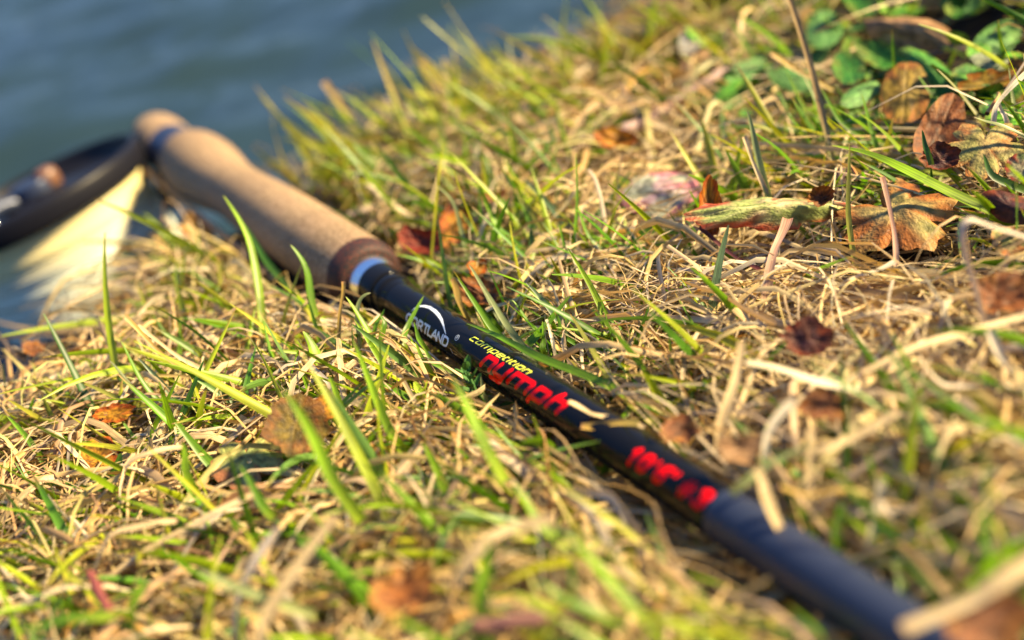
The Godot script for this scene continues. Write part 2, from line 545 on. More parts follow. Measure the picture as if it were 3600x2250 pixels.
# a single blade or stalk that the photograph shows clearly: its tip first, then down to its base
func single(kind: String, width_mm: float, depth: float, tip_depth: float, list: Array, sh: Sheet, face := 0.3) -> Vector3:
	var ctrl := P(list)
	var m := ctrl.size()
	var base := on_bank(ctrl[m - 1].x, ctrl[m - 1].y, 0.002) if depth == 0.0 else at_depth(ctrl[m - 1].x, ctrl[m - 1].y, depth)
	var d0 := seen(base).z
	var d1 := d0 * (tip_depth if tip_depth < 2.0 else 1.0)
	var way: Array[Vector3] = []
	for i in m:
		var k := 1.0 - float(i) / (m - 1)
		way.append(at_depth(ctrl[i].x, ctrl[i].y, lerpf(d0, d1, k)))
	way.reverse()
	if kind.begins_with("green") and depth == 0.0:
		way.push_front(way[0] * 2.0 - way[0].lerp(way[1], 0.25) + Vector3(0, -0.004, 0))
		m += 1
	var n := 5 * (m - 1) + 1
	var pts := PackedVector3Array()
	var ws := PackedFloat32Array()
	var cs := PackedColorArray()
	var tone: Dictionary = {
		"green": [Color(0.3, 0.42, 0.03), Color(0.17, 0.38, 0.015), Color(0.3, 0.42, 0.05)], "green_dark": [Color(0.12, 0.2, 0.03), Color(0.055, 0.17, 0.02), Color(0.1, 0.2, 0.03)],
		"green_blue": [Color(0.2, 0.27, 0.1), Color(0.13, 0.22, 0.12), Color(0.2, 0.25, 0.16)], "green_lime": [Color(0.36, 0.5, 0.02), Color(0.3, 0.54, 0.015), Color(0.46, 0.55, 0.08)],
		"green_olive": [Color(0.32, 0.35, 0.06), Color(0.28, 0.3, 0.04), Color(0.48, 0.32, 0.1)], "green_pale": [Color(0.4, 0.45, 0.16), Color(0.37, 0.45, 0.2), Color(0.55, 0.5, 0.3)],
		"ochre": [Color(0.45, 0.36, 0.08), Color(0.5, 0.33, 0.07), Color(0.55, 0.3, 0.12)], "straw": [Color(0.78, 0.6, 0.32), Color(0.82, 0.64, 0.36), Color(0.7, 0.5, 0.28)],
		"ivory": [Color(0.82, 0.73, 0.5), Color(0.85, 0.77, 0.58), Color(0.72, 0.6, 0.42)], "grey": [Color(0.66, 0.57, 0.45), Color(0.7, 0.61, 0.5), Color(0.6, 0.48, 0.36)],
		"pink": [Color(0.62, 0.42, 0.28), Color(0.6, 0.36, 0.25), Color(0.55, 0.27, 0.17)], "red": [Color(0.2, 0.05, 0.04), Color(0.15, 0.04, 0.04), Color(0.24, 0.07, 0.04)],
		"brown": [Color(0.26, 0.28, 0.1), Color(0.42, 0.28, 0.11), Color(0.45, 0.3, 0.15)],
	}
	var colors: Array = tone[kind]
	var pointed := kind.begins_with("green")
	for i in n:
		var u := float(i) / (n - 1)
		var f := u * (m - 1)
		var s := mini(int(f), m - 2)
		var q := f - s
		var a: Vector3 = way[maxi(s - 1, 0)]
		var b: Vector3 = way[s]
		var c: Vector3 = way[s + 1]
		var d: Vector3 = way[mini(s + 2, m - 1)]
		pts.append(b.cubic_interpolate(c, a, d, q) + Vector3(sin(u * 7.0 + width_mm), cos(u * 9.0 + m), sin(u * 5.0)) * 0.00025)
		ws.append(width_mm * 0.001 * (minf(1.0, pow(1.02 - u, 0.65) * 1.5) if pointed else 0.85 + 0.15 * sin(u * 8.0 + width_mm * 5.0)))
		var col: Color = colors[0].lerp(colors[1], smoothstep(0.0, 0.5, u)).lerp(colors[2], smoothstep(0.9, 1.0, u))
		cs.append(shade(col, 0.92 + 0.16 * sin(u * 11.0 + width_mm * 3.0)))
	var view := (way[m / 2] - eye).normalized()
	var along: Vector3 = (way[m - 1] - way[0]).normalized()
	var across := along.cross(view.lerp(Vector3.DOWN, 0.55)).normalized().rotated(along, face * (1.0 if int(width_mm * 37.0) % 2 else -1.0))
	ribbon(sh, pts, ws, cs, across, 0.45, 0.3)
	return way[0]


func named_single(label: String, called: String, category: String, kind: String, width_mm: float, depth: float, tip_depth: float, list: Array, face := 0.3) -> void:
	var sh := Sheet.new()
	single(kind, width_mm, depth, tip_depth, list, sh, face)
	var from := sh.v[1]
	for i in sh.v.size():
		sh.v[i] -= from
	var o := build(called, sh, M.grass if kind.begins_with("green") else M.straw)
	o.position = from
	tag(o, label, category, "single blades and stalks that stand out of the grass")


# ---------------------------------------------------------------- tubes, lathed shapes
func lathe(profile: Array, around := 48, colors: Array = [], length_uv := Vector2.ZERO) -> Sheet:
	# profile: [position along X, radius]; turns about the X axis, 0 degrees is up and 90 degrees the left of the rod
	var sh := Sheet.new()
	var p := PackedVector3Array()
	var c := PackedColorArray()
	var t := PackedVector2Array()
	for i in profile.size():
		for j in around + 1:
			var a := -PI + TAU * j / around
			p.append(Vector3(profile[i][0], cos(a) * profile[i][1], sin(a) * profile[i][1]))
			c.append(colors[i] if colors else Color.WHITE)
			var u: float = (profile[i][0] - length_uv.x) / (length_uv.y - length_uv.x) if length_uv.y else profile[i][0] * 30.0
			t.append(Vector2(u, float(j) / around))
	sh.lattice(p, c, t, profile.size(), around + 1)
	# close the seam in the normals
	for i in profile.size():
		var a := i * (around + 1)
		var s := (sh.n[a] + sh.n[a + around]).normalized()
		sh.n[a] = s
		sh.n[a + around] = s
		if around < 3:
			break
	return sh


func smooth_profile(list: Array, steps := 5) -> Array:
	var out := []
	for i in list.size() - 1:
		for k in steps:
			var q := float(k) / steps
			var a: Array = list[maxi(i - 1, 0)]
			var b: Array = list[i]
			var c: Array = list[i + 1]
			var d: Array = list[mini(i + 2, list.size() - 1)]
			out.append([cubic_interpolate(b[0], c[0], a[0], d[0], q), cubic_interpolate(b[1], c[1], a[1], d[1], q)])
	out.append(list[-1])
	return out


func tube(pts: Array, radii: Array, color_a: Color, color_b: Color, around := 10, rough := 0.0) -> Sheet:
	var sh := Sheet.new()
	var p := PackedVector3Array()
	var c := PackedColorArray()
	var t := PackedVector2Array()
	var side := Vector3.UP
	for i in pts.size():
		var along: Vector3 = (pts[mini(i + 1, pts.size() - 1)] - pts[maxi(i - 1, 0)]).normalized()
		if absf(side.dot(along)) > 0.95:
			side = Vector3.RIGHT
		side = (side - along * side.dot(along)).normalized()
		var up := along.cross(side)
		for j in around + 1:
			var a := TAU * j / around
			var r: float = radii[i] * (1.0 + rough * fine.get_noise_3d(cos(a) * 60.0, sin(a) * 60.0 + i * 40.0, i * 31.0))
			p.append(pts[i] + (side * cos(a) + up * sin(a)) * r)
			c.append(color_a.lerp(color_b, clampf(0.5 + fine.get_noise_3d(cos(a) * 70.0, i * 55.0, sin(a) * 70.0) * 1.3, 0.0, 1.0)))
			t.append(Vector2(float(j) / around, i * 0.3))
	sh.lattice(p, c, t, pts.size(), around + 1)
	return sh


# ---------------------------------------------------------------- leaves
# shape: 0 oval, 1 round with scallops, 2 palmate lobes, 3 narrow and folded, 4 torn
func leaf_sheet(length: float, width: float, shape: int, cols: Array, cup: float, crinkle: float, fold: float, seed_: int) -> Sheet:
	var rings := 9
	var sectors := 60
	var p := PackedVector3Array()
	var c := PackedColorArray()
	var t := PackedVector2Array()
	for i in rings:
		var r := float(i) / (rings - 1)
		for j in sectors + 1:
			var a := TAU * j / sectors
			var k := 1.0
			if shape == 0:
				k = 1.0 + 0.1 * pow(maxf(0.0, cos(a)), 8.0) + 0.09 * fine.get_noise_2d(cos(a) * 120.0 + seed_ * 40.0, sin(a) * 120.0)
			elif shape == 1:
				k = 0.94 + 0.07 * absf(cos(a * 5.5)) - 0.55 * pow(maxf(0.0, cos(a - PI)), 24.0)
			elif shape == 2:
				k = 0.66 + 0.34 * pow(absf(cos(a * 2.5)), 0.6) + 0.05 * cos(a * 15.0) - 0.4 * pow(maxf(0.0, cos(a - PI)), 16.0)
			elif shape == 3:
				k = 1.0 + 0.25 * pow(absf(cos(a)), 6.0) + 0.3 * fine.get_noise_2d(cos(a) * 150.0 + seed_ * 40.0, sin(a) * 150.0)
			else:
				k = 0.9 + 0.26 * fine.get_noise_2d(cos(a) * 90.0 + seed_ * 50.0, sin(a) * 90.0) + 0.1 * fine.get_noise_2d(cos(a) * 400.0, sin(a) * 400.0 + seed_)
			var x := sin(a) * r * k
			var y := cos(a) * r * k
			var px := x * width * 0.5
			var py := (y + 1.0) * length * 0.5
			var vein := 0.0
			if shape == 1 or shape == 2:
				vein = pow(absf(cos(a * 2.5)), 18.0) * r
			else:
				vein = maxf(exp(-pow(x / 0.05, 2.0)), 0.6 * pow(absf(sin((y + absf(x) * -0.9) * 9.0)), 14.0) * minf(1.0, absf(x) * 3.0))
			var h := cup * (r * r - 0.3) * length * 0.5 + fold * absf(x) * width * 0.5
			h += crinkle * length * (fine.get_noise_3d(x * 70.0, y * 70.0, seed_ * 37.0) * 0.6 + fine.get_noise_3d(x * 190.0, y * 190.0, seed_ * 17.0) * 0.22)
			h -= vein * 0.012 * length
			p.append(Vector3(px, h, py))
			var mott := fine.get_noise_3d(x * 110.0 + 30.0, y * 110.0, seed_ * 91.0)
			var mott2 := fine.get_noise_3d(x * 420.0, y * 420.0, seed_ * 13.0)
			var col: Color = cols[0].lerp(cols[1], clampf(0.5 + mott * 2.4, 0.0, 1.0))
			col = col.lerp(cols[2], clampf(smoothstep(0.62, 0.98, r + mott * 0.7) * 0.95, 0.0, 1.0))
			col = col.lerp(cols[3], vein * 0.55)
			c.append(shade(col, 1.0 + mott2 * 1.1))
			t.append(Vector2(x * 0.5 + 0.5, y * 0.5 + 0.5))
	var sh := Sheet.new()
	sh.lattice(p, c, t, rings, sectors + 1)
	return sh


# from the stalk end to the far end of the leaf, as seen in the photograph; upright 0 lies flat, 1 faces the viewer
func leaf(called: String, label: String, base: Array, tip: Array, width_mm: float, shape: int, cols: Array, upright := 0.3, cup := 0.1, crinkle := 0.08, fold := 0.0, stalk := 0.0, lift := 0.005) -> void:
	var a := on_bank(base[0], base[1], lift) if base.size() < 3 else at_depth(base[0], base[1], base[2] * 0.985)
	var b := on_bank(tip[0], tip[1], lift) if tip.size() < 3 else at_depth(tip[0], tip[1], tip[2] * 0.985)
	var along := (b - a).normalized()
	var up := Vector3.UP.lerp((eye - a).normalized(), upright)
	var x := up.cross(along).normalized()
	up = along.cross(x)
	var seed_ := int(base[0]) % 97 + 3
	var mid := a.lerp(b, 0.5) + (eye - a).normalized() * 0.005
	kept_clear.append(Vector4(mid.x, mid.y, mid.z, maxf((b - a).length(), width_mm * 0.001) * 0.42 + 0.002))
	var sh := leaf_sheet((b - a).length(), width_mm * 0.001, shape, cols, cup, crinkle, fold, seed_)
	var o := thing(called, label, "leaf", "leaves lying in the grass")
	o.transform = Transform3D(Basis(x, up, along), a)
	build("leaf_blade", sh, M.leaf, o)
	if stalk > 0.0:
		var pts := []
		var radii := []
		for i in 7:
			var u := i / 6.0
			pts.append(Vector3(sin(u * 2.0) * stalk * 0.15, -0.3 * stalk * u * u, -stalk * u))
			radii.append(0.0006 - 0.0002 * u)
		build("leaf_stalk", tube(pts, radii, cols[3], cols[2], 7), M.wood, o)


func _ready() -> void:
	# ------------------------------------------------------------ camera, sky, sun, exposure
	rng.seed = 4711
	noise.seed = 5
	noise.frequency = 0.01
	fine.seed = 9
	fine.frequency = 0.01
	fine.fractal_octaves = 2
	var half := deg_to_rad(15.0)
	focal = 1125.0 / tan(half)
	var roll := deg_to_rad(16.0)
	var pitch := deg_to_rad(28.796)
	var u := Vector3(-sin(roll) * cos(pitch), cos(roll) * cos(pitch), sin(pitch))   # the world's up, in the camera's axes
	var f := (Vector3(0, 0, -1) - u * -u.z).normalized()
	var r := f.cross(u)
	cam_basis = Basis(Vector3(r.x, u.x, -f.x), Vector3(r.y, u.y, -f.y), Vector3(r.z, u.z, -f.z))
	var camera := Camera3D.new()
	camera.name = "camera"
	var lens := CameraAttributesPhysical.new()
	lens.frustum_focal_length = 12.0 / tan(half)
	lens.frustum_focus_distance = 0.281
	lens.frustum_near = 0.01
	lens.frustum_far = 400.0
	lens.exposure_aperture = 6.4
	camera.attributes = lens
	camera.fov = 30.0
	camera.near = 0.01
	camera.far = 400.0
	camera.transform = Transform3D(cam_basis, eye)
	add_child(camera)
	var around := WorldEnvironment.new()
	around.name = "environment"
	var e := Environment.new()
	e.background_mode = Environment.BG_SKY
	var sky := Sky.new()
	var air := ProceduralSkyMaterial.new()
	air.sky_top_color = Color(0.35, 0.50, 0.73)
	air.sky_horizon_color = Color(0.48, 0.57, 0.65)
	air.sky_curve = 0.12
	air.ground_horizon_color = Color(0.45, 0.5, 0.5)
	air.ground_bottom_color = Color(0.2, 0.2, 0.17)
	air.sun_angle_max = 8.0
	sky.sky_material = air
	e.sky = sky
	e.background_energy_multiplier = 0.48
	e.tonemap_mode = Environment.TONE_MAPPER_LINEAR
	e.tonemap_exposure = 3.3
	e.sdfgi_enabled = true
	e.ssao_enabled = true
	e.ssil_enabled = true
	around.environment = e
	add_child(around)
	var sun := DirectionalLight3D.new()
	sun.name = "sun"
	sun.light_energy = 1.6
	sun.light_color = Color(1.0, 0.9, 0.7)
	sun.light_angular_distance = 7.0
	sun.shadow_enabled = true
	add_child(sun)
	sun.look_at_from_position(Vector3(0.80, 0.64, 0.10), Vector3.ZERO, Vector3.UP)

	# ------------------------------------------------------------ where the rod lies
	rod_at = at_depth(1250, 950, 0.342)
	tipward = (cam_basis * Vector3(2730, -1618, focal)).normalized()
	leftward = tipward.cross(Vector3.UP).normalized()
	for q in [[-1500, 2200], [-600, 1830], [-200, 1560], [0, 1490], [250, 1420], [400, 1350], [520, 1220], [585, 1050], [640, 860], [720, 715], [1090, 630], [1490, 480], [1910, 325], [2270, 185], [2630, -10], [3100, -380], [4200, -900]]:
		var d := sight(q[0], q[1])
		var p := eye + d * ((-0.002 - eye.y) / d.y)
		bank.append(Vector2(p.x, p.z))
	land = bank.duplicate()
	land.append_array([Vector2(12, -9), Vector2(12, 12), Vector2(-12, 12)])
	make_materials()
	build_ground()
	build_water()
	build_rod()
	build_reel()
	build_leaves()
	build_grass()
	build_singles()
	build_twigs()
	build_sprigs()
	build_dew()


# ---------------------------------------------------------------- setting
func build_ground() -> void:
	var xs: Array[float] = []
	var zs: Array[float] = []
	for k in 111:
		xs.append(-0.55 + k * 0.01)
	for k in 136:
		zs.append(-1.25 + k * 0.01)
	for far in [0.8, 1.4, 2.5, 5.0, 12.0, 40.0]:
		xs.append(far)
		zs.append(far)
	for far in [-0.8, -1.4, -2.5]:
		xs.push_front(far)
	for far in [-1.8, -3.0, -6.0, -14.0, -40.0]:
		zs.push_front(far)
	var p := PackedVector3Array()
	var c := PackedColorArray()
	var t := PackedVector2Array()
	for z in zs:
		for x in xs:
			p.append(Vector3(x, soil(clampf(x, -1.5, 0.6), clampf(z, -20.0, 1.0)) if x > -1.5 else -0.3, z))
			c.append(Color.WHITE)
			t.append(Vector2(x, z))
	var sh := Sheet.new()
	sh.lattice(p, c, t, zs.size(), xs.size())
	tag(build("ground", sh, M.soil), "dark soil of the river bank under the matted grass", "", "", "structure")


func build_water() -> void:
	var p := PackedVector3Array()
	var c := PackedColorArray()
	var t := PackedVector2Array()
	var steps: Array[float] = []
	var sh := Sheet.new()
	for k in 150:
		steps.append(-3.2 + k * 0.02)
	for far in [0.0, 1.0, 4.0, 15.0, 60.0]:
		steps.append(far)
	for far in [-5.0, -9.0, -20.0, -60.0]:
		steps.push_front(far)
	var across: Array[float] = []
	for k in 121:
		across.append(-1.9 + k * 0.02)
	for far in [0.9, 2.0, 6.0, 20.0, 60.0]:
		across.append(far)
	for far in [-2.6, -5.0, -12.0, -60.0]:
		across.push_front(far)
	for z in steps:
		for x in across:
			var s := x * 0.94 + z * 0.34
			var q := -x * 0.34 + z * 0.94
			var h := noise.get_noise_2d(s * 260.0, q * 800.0) * 0.018 + noise.get_noise_2d(s * 700.0 + 70.0, q * 1900.0) * 0.009
			p.append(Vector3(x, -0.075 + h, z))
			c.append(Color.WHITE)
			t.append(Vector2(x, z))
	sh.lattice(p, c, t, steps.size(), across.size())
	tag(build("water", sh, M.water), "blue rippled river water beside the bank", "", "", "structure")


# ---------------------------------------------------------------- the rod
func build_rod() -> void:
	var o := thing("fishing_rod", "black fly fishing rod with cork grip lying on the grass", "fishing rod")
	o.transform = Transform3D(Basis(tipward, Vector3.UP, leftward), rod_at)
	var mm := 0.001
	var scale_ := func(list: Array) -> Array:
		var out := []
		for q in list:
			out.append([q[0] * mm, q[1] * mm])
		return out
	# cork: each glued ring of the grip has a slightly different tone
	var tone := func(profile: Array) -> Array:
		var out := []
		for q in profile:
			var ring := floori(q[0] / 0.0125)
			var k := 0.93 + 0.14 * absf(sin(ring * 12.9898) * 43758.5453 - floorf(absf(sin(ring * 12.9898) * 43758.5453)))
			k = 0.86 + 0.18 * absf(sin(ring * 3.7 + 0.6))
			var seam := absf(q[0] / 0.0125 - roundf(q[0] / 0.0125)) < 0.045
			out.append(Color(0.4 * k, 0.285 * k, 0.175 * k) * (0.86 if seam else 1.0))
		return out
	var prof: Array = smooth_profile(scale_.call([[-158, 8.6], [-157.8, 10.6], [-155.5, 12.3], [-149, 13.4], [-140, 13.7], [-130, 13.3], [-119, 11.9], [-108, 10.6], [-95, 10.2], [-80, 10.7], [-62, 11.2], [-45, 11.4], [-25, 11.3], [-8, 11.0], [4.5, 10.9]]), 6)
	var grip := build("cork_grip", lathe(prof, 56, tone.call(prof)), M.cork, o)
	var burl: Array = smooth_profile(scale_.call([[4.5, 10.92], [6, 10.9], [8.5, 10.5], [10.3, 9.7], [11, 8.7], [11.1, 7.2]]), 4)
	build("burl_ring", lathe(burl, 56), M.burl, grip)
	build("winding_check", lathe(smooth_profile(scale_.call([[10.8, 7.5], [11.4, 7.5], [13, 7.35], [15.2, 6.95], [16.2, 6.75]]), 4), 48), M.silver, o)
	build("hosel", lathe(smooth_profile(scale_.call([[16.2, 6.7], [18.5, 6.65], [21, 6.5], [22.9, 6.25], [23.2, 5.7]]), 4), 48), M.black_gloss, o)
	build("thread_wrap", lathe(smooth_profile(scale_.call([[23.2, 5.7], [24.2, 5.95], [26.2, 5.9], [27.0, 5.55], [27.8, 5.4], [30, 5.2]]), 4), 48), M.black_gloss, o)
	build("blank", lathe([[0.0300, ROD_R], [0.0400, ROD_R], [0.0600, ROD_R], [0.0900, ROD_R], [0.1200, ROD_R], [0.1600, ROD_R]], 64, [], Vector2(PRINT_FROM, PRINT_TO)), M.printed, o)
	var ridges := []
	for k in 560:
		var q := 0.16 + k * 0.0004
		ridges.append([q, lerpf(0.00518, 0.0050, k / 560.0) + 0.000012 * sin(k * 1.6)])
	build("bare_blank", lathe(ridges, 40), M.matte_blank, o)
	build("bare_blank", lathe([[0.3836, 0.0050], [0.5, 0.0048], [0.9, 0.0042], [0.9003, 0.0001]], 24), M.matte_blank, o)
	# reel seat
	build("reel_seat_hood", lathe(smooth_profile(scale_.call([[-180.5, 8.2], [-180.3, 9.9], [-178, 10.3], [-170, 10.2], [-162, 9.8], [-157, 9.2]]), 3), 40), M.blue_metal, o)
	prof = smooth_profile(scale_.call([[-210.5, 0.05], [-210.2, 3.5], [-208.8, 7.0], [-206, 9.6], [-201, 11.1], [-195, 11.5], [-190, 11.4], [-184, 11.0], [-181, 10.7], [-180.2, 10.0], [-180, 8.0]]), 5)
	build("cork_butt", lathe(prof, 48, tone.call(prof)), M.cork, o)


func build_reel() -> void:
	var o := thing("fly_reel", "black fly reel with yellow line beside the cork butt", "fishing reel")
	var tilt := deg_to_rad(6.1)
	var d := leftward * cos(tilt) - Vector3.UP * sin(tilt)
	var n := Vector3.UP * cos(tilt) + leftward * sin(tilt)
	var at := rod_at - tipward * 0.193 + d * 0.0538 + n * 0.0083
	n = n * cos(0.138) - tipward * sin(0.138)
	# the lathe turns about X, so X is the reel's axis here
	o.transform = Transform3D(Basis(n, d, n.cross(d)).scaled_local(Vector3.ONE * 1.115), at)
	var rim := build("spool", lathe(smooth_profile([[-0.0075, 0.0355], [-0.0074, 0.0392], [-0.0062, 0.0406], [-0.002, 0.0408], [0.0003, 0.0404], [0.0012, 0.0392], [0.0006, 0.0378], [-0.0035, 0.036], [-0.0045, 0.03], [-0.004, 0.02], [-0.0025, 0.012], [-0.001, 0.0085], [-0.001, 0.0]], 3), 96), M.black_metal, o)
	build("drag_hub", lathe(smooth_profile([[-0.003, 0.0085], [0.002, 0.0082], [0.0035, 0.007], [0.0038, 0.0]], 3), 32), M.blue_metal, rim)
	# line wound on the arbor, in rounds that overlap
	var prof := []
	var cols := []
	for k in 180:
		var q := -0.0076 - k * 0.0002
		var y := k / 180.0
		prof.append([q, 0.0368 - 0.0012 * y + 0.00042 * absf(sin(k * 0.55)) + 0.0003 * sin(k * 0.21)])
		var col := Color(0.82, 0.72, 0.36).lerp(Color(0.76, 0.8, 0.64), smoothstep(0.2, 0.45, y))
		if k in [60, 61, 62, 102, 103, 118, 119, 150]:
			col = Color(0.12, 0.08, 0.06)
		cols.append(shade(col, 0.85 + 0.15 * sin(k * 1.7)))
	build("wound_line", lathe(prof, 72, cols), M.line, rim)
	build("frame", lathe(smooth_profile([[-0.0435, 0.0], [-0.0435, 0.02], [-0.0455, 0.036], [-0.0455, 0.0405], [-0.042, 0.0408], [-0.0415, 0.0385], [-0.0432, 0.0365]], 3), 72), M.black_metal, o)
	for k in 2:
		var a := -2.35 + k * 1.5
		var y := cos(a) * 0.0396
		var z := sin(a) * 0.0396
		build("frame_post", tube([Vector3(-0.043, y, z), Vector3(-0.024, y, z), Vector3(-0.006, y, z)], [0.0016, 0.0016, 0.0016], Color.WHITE, Color.WHITE, 8), M.black_metal, o)
	# crank handle
	var h := build("handle_plate", tube([Vector3(-0.0032, 0.0, 0.0), Vector3(0.0006, 0.012, 0.004), Vector3(0.0016, 0.026, 0.008)], [0.0035, 0.0032, 0.003], Color.WHITE, Color.WHITE, 10), M.blue_metal, o)
	var knob := lathe(smooth_profile([[0.001, 0.0], [0.001, 0.003], [0.003, 0.004], [0.006, 0.0045], [0.0085, 0.0038], [0.0096, 0.0022], [0.0098, 0.0]], 3), 24)
	var kn := build("handle_knob", knob, M.knob, h)
	kn.position = Vector3(-0.004, -0.006, 0.002)
	var stud := build("rim_stud", lathe(smooth_profile([[-0.004, 0.0016], [0.0012, 0.0016], [0.0022, 0.001], [0.0024, 0.0]], 2), 16), M.silver, rim)
	stud.position = Vector3(0, 0.018, 0.0325)
	# the foot that the rod's reel seat holds
	build("reel_foot", tube([Vector3(-0.012, -0.045, 0.022), Vector3(-0.009, -0.0455, 0.010), Vector3(-0.009, -0.0455, -0.010), Vector3(-0.012, -0.045, -0.024)], [0.0012, 0.0035, 0.0035, 0.0012], Color.WHITE, Color.WHITE, 12), M.black_metal, o)
	build("foot_stem", tube([Vector3(-0.01, -0.046, 0.0), Vector3(-0.018, -0.042, 0.0), Vector3(-0.03, -0.037, 0.0)], [0.003, 0.0032, 0.004], Color.WHITE, Color.WHITE, 12), M.black_metal, o)
	# the line that runs from the reel along the grip
	var pts := []
	var radii := []
	var way := [at_depth(450, 545, 0.49), at_depth(520, 600, 0.475), at_depth(585, 665, 0.455), at_depth(650, 718, 0.435), at_depth(740, 790, 0.41), at_depth(850, 880, 0.385), at_depth(960, 985, 0.36)]
	for i in way.size() - 1:
		for k in 5:
			var a: Vector3 = way[maxi(i - 1, 0)]
			var b: Vector3 = way[i]
			var c: Vector3 = way[i + 1]
			var e: Vector3 = way[mini(i + 2, way.size() - 1)]
			pts.append(b.cubic_interpolate(c, a, e, k / 5.0))
			radii.append(0.0011)
	var l := build("fishing_line", tube(pts, radii, Color(0.4, 0.19, 0.07), Color(0.46, 0.24, 0.1), 8), M.line)
	tag(l, "orange brown fly line running from the reel along the cork grip", "fishing line")


# ---------------------------------------------------------------- grass
func scatter(count: int, margin: float, each: Callable) -> void:
	var placed := 0
	var tries := 0
	while placed < count and tries < count * 14:
		tries += 1
		var x := rng.randf_range(-0.42, 0.46)
		var z := rng.randf_range(-1.05, -0.06)
		var s := seen(Vector3(x, 0.0, z))
		if s.z <= 0.0 or s.x < -margin or s.x > 3600.0 + margin or s.y < -margin - 300.0 or s.y > 2250.0 + margin:
			continue
		if edge_distance(x, z) < 0.0:
			continue
		placed += 1
		each.call(x, z, s)


func mat_of_straw(x: float, z: float) -> float:     # where pale straw lies thickest, right of the rod
	return exp(-(pow((x - 0.065) / 0.05, 2.0) + pow((z + 0.245) / 0.05, 2.0)))


func leafy(x: float, z: float) -> float:           # the patch where leaves rather than grass cover the ground
	return 1.0 - smoothstep(0.055, 0.1, Vector2((x - 0.125) * 0.8, z + 0.33).length())


func build_grass() -> void:
	var dry := Sheet.new()
	scatter(28000, 350.0, func(x, z, _s):
		if rng.randf() > leafy(x, z) * 0.75:
			dry_strand(dry, x, z))
	scatter(1300, 300.0, func(x, z, _s):
		if rng.randf() > leafy(x, z):
			dry_strand(dry, x, z, true))
	tag(build("dry_grass", dry, M.straw), "matted pale dead grass covering the whole bank", "grass", "", "stuff")
	var green := Sheet.new()
	scatter(13000, 350.0, func(x, z, s):
		var clump := 0.8 * noise.get_noise_2d(x * 1500.0, z * 1500.0) + 0.4 * noise.get_noise_2d(x * 5000.0, z * 5000.0)
		if s.x > 2500.0 and s.y > 900.0:
			clump -= 0.12
		if clump > -0.22 + leafy(x, z) * 0.25 + mat_of_straw(x, z) * 0.3:
			var warm := 1.0 - smoothstep(0.0, 0.06, edge_distance(x, z))
			green_blade(green, x, z, rng.randf() < 0.66, warm))
	scatter(240, 200.0, func(x, z, s):
		if s.x < 2500.0 - s.y * 0.2 and leafy(x, z) < 0.2 and not (s.x < 800.0 and s.y < 1000.0):
			green_blade(green, x, z, false, 0.2, true))
	scatter(1500, 200.0, func(x, z, _s):
		if leafy(x, z) > 0.25:
			green_blade(green, x, z, true, 0.0))
	tag(build("green_grass", green, M.grass), "short green grass shoots growing through the dead grass", "grass", "", "stuff")
	var fringe := Sheet.new()
	for k in 1500:
		var i := rng.randi_range(2, bank.size() - 3)
		var p := bank[i].lerp(bank[i + 1], rng.randf())
		p += Vector2(rng.randfn(0.0, 0.008) + 0.008, rng.randfn(0.0, 0.008) + 0.008)
		if edge_distance(p.x, p.y) > -0.006:
			green_blade(fringe, p.x, p.y, rng.randf() < 0.4, 1.0)
	for k in 170:
		var i := rng.randi_range(8, 13)
		var p := bank[i].lerp(bank[i + 1], rng.randf()) + Vector2(0.004, 0.006) * rng.randf()
		green_blade(fringe, p.x, p.y, false, 1.0, true)
	tag(build("bank_edge_grass", fringe, M.grass), "yellow green grass fringe along the edge of the bank", "grass", "", "stuff")


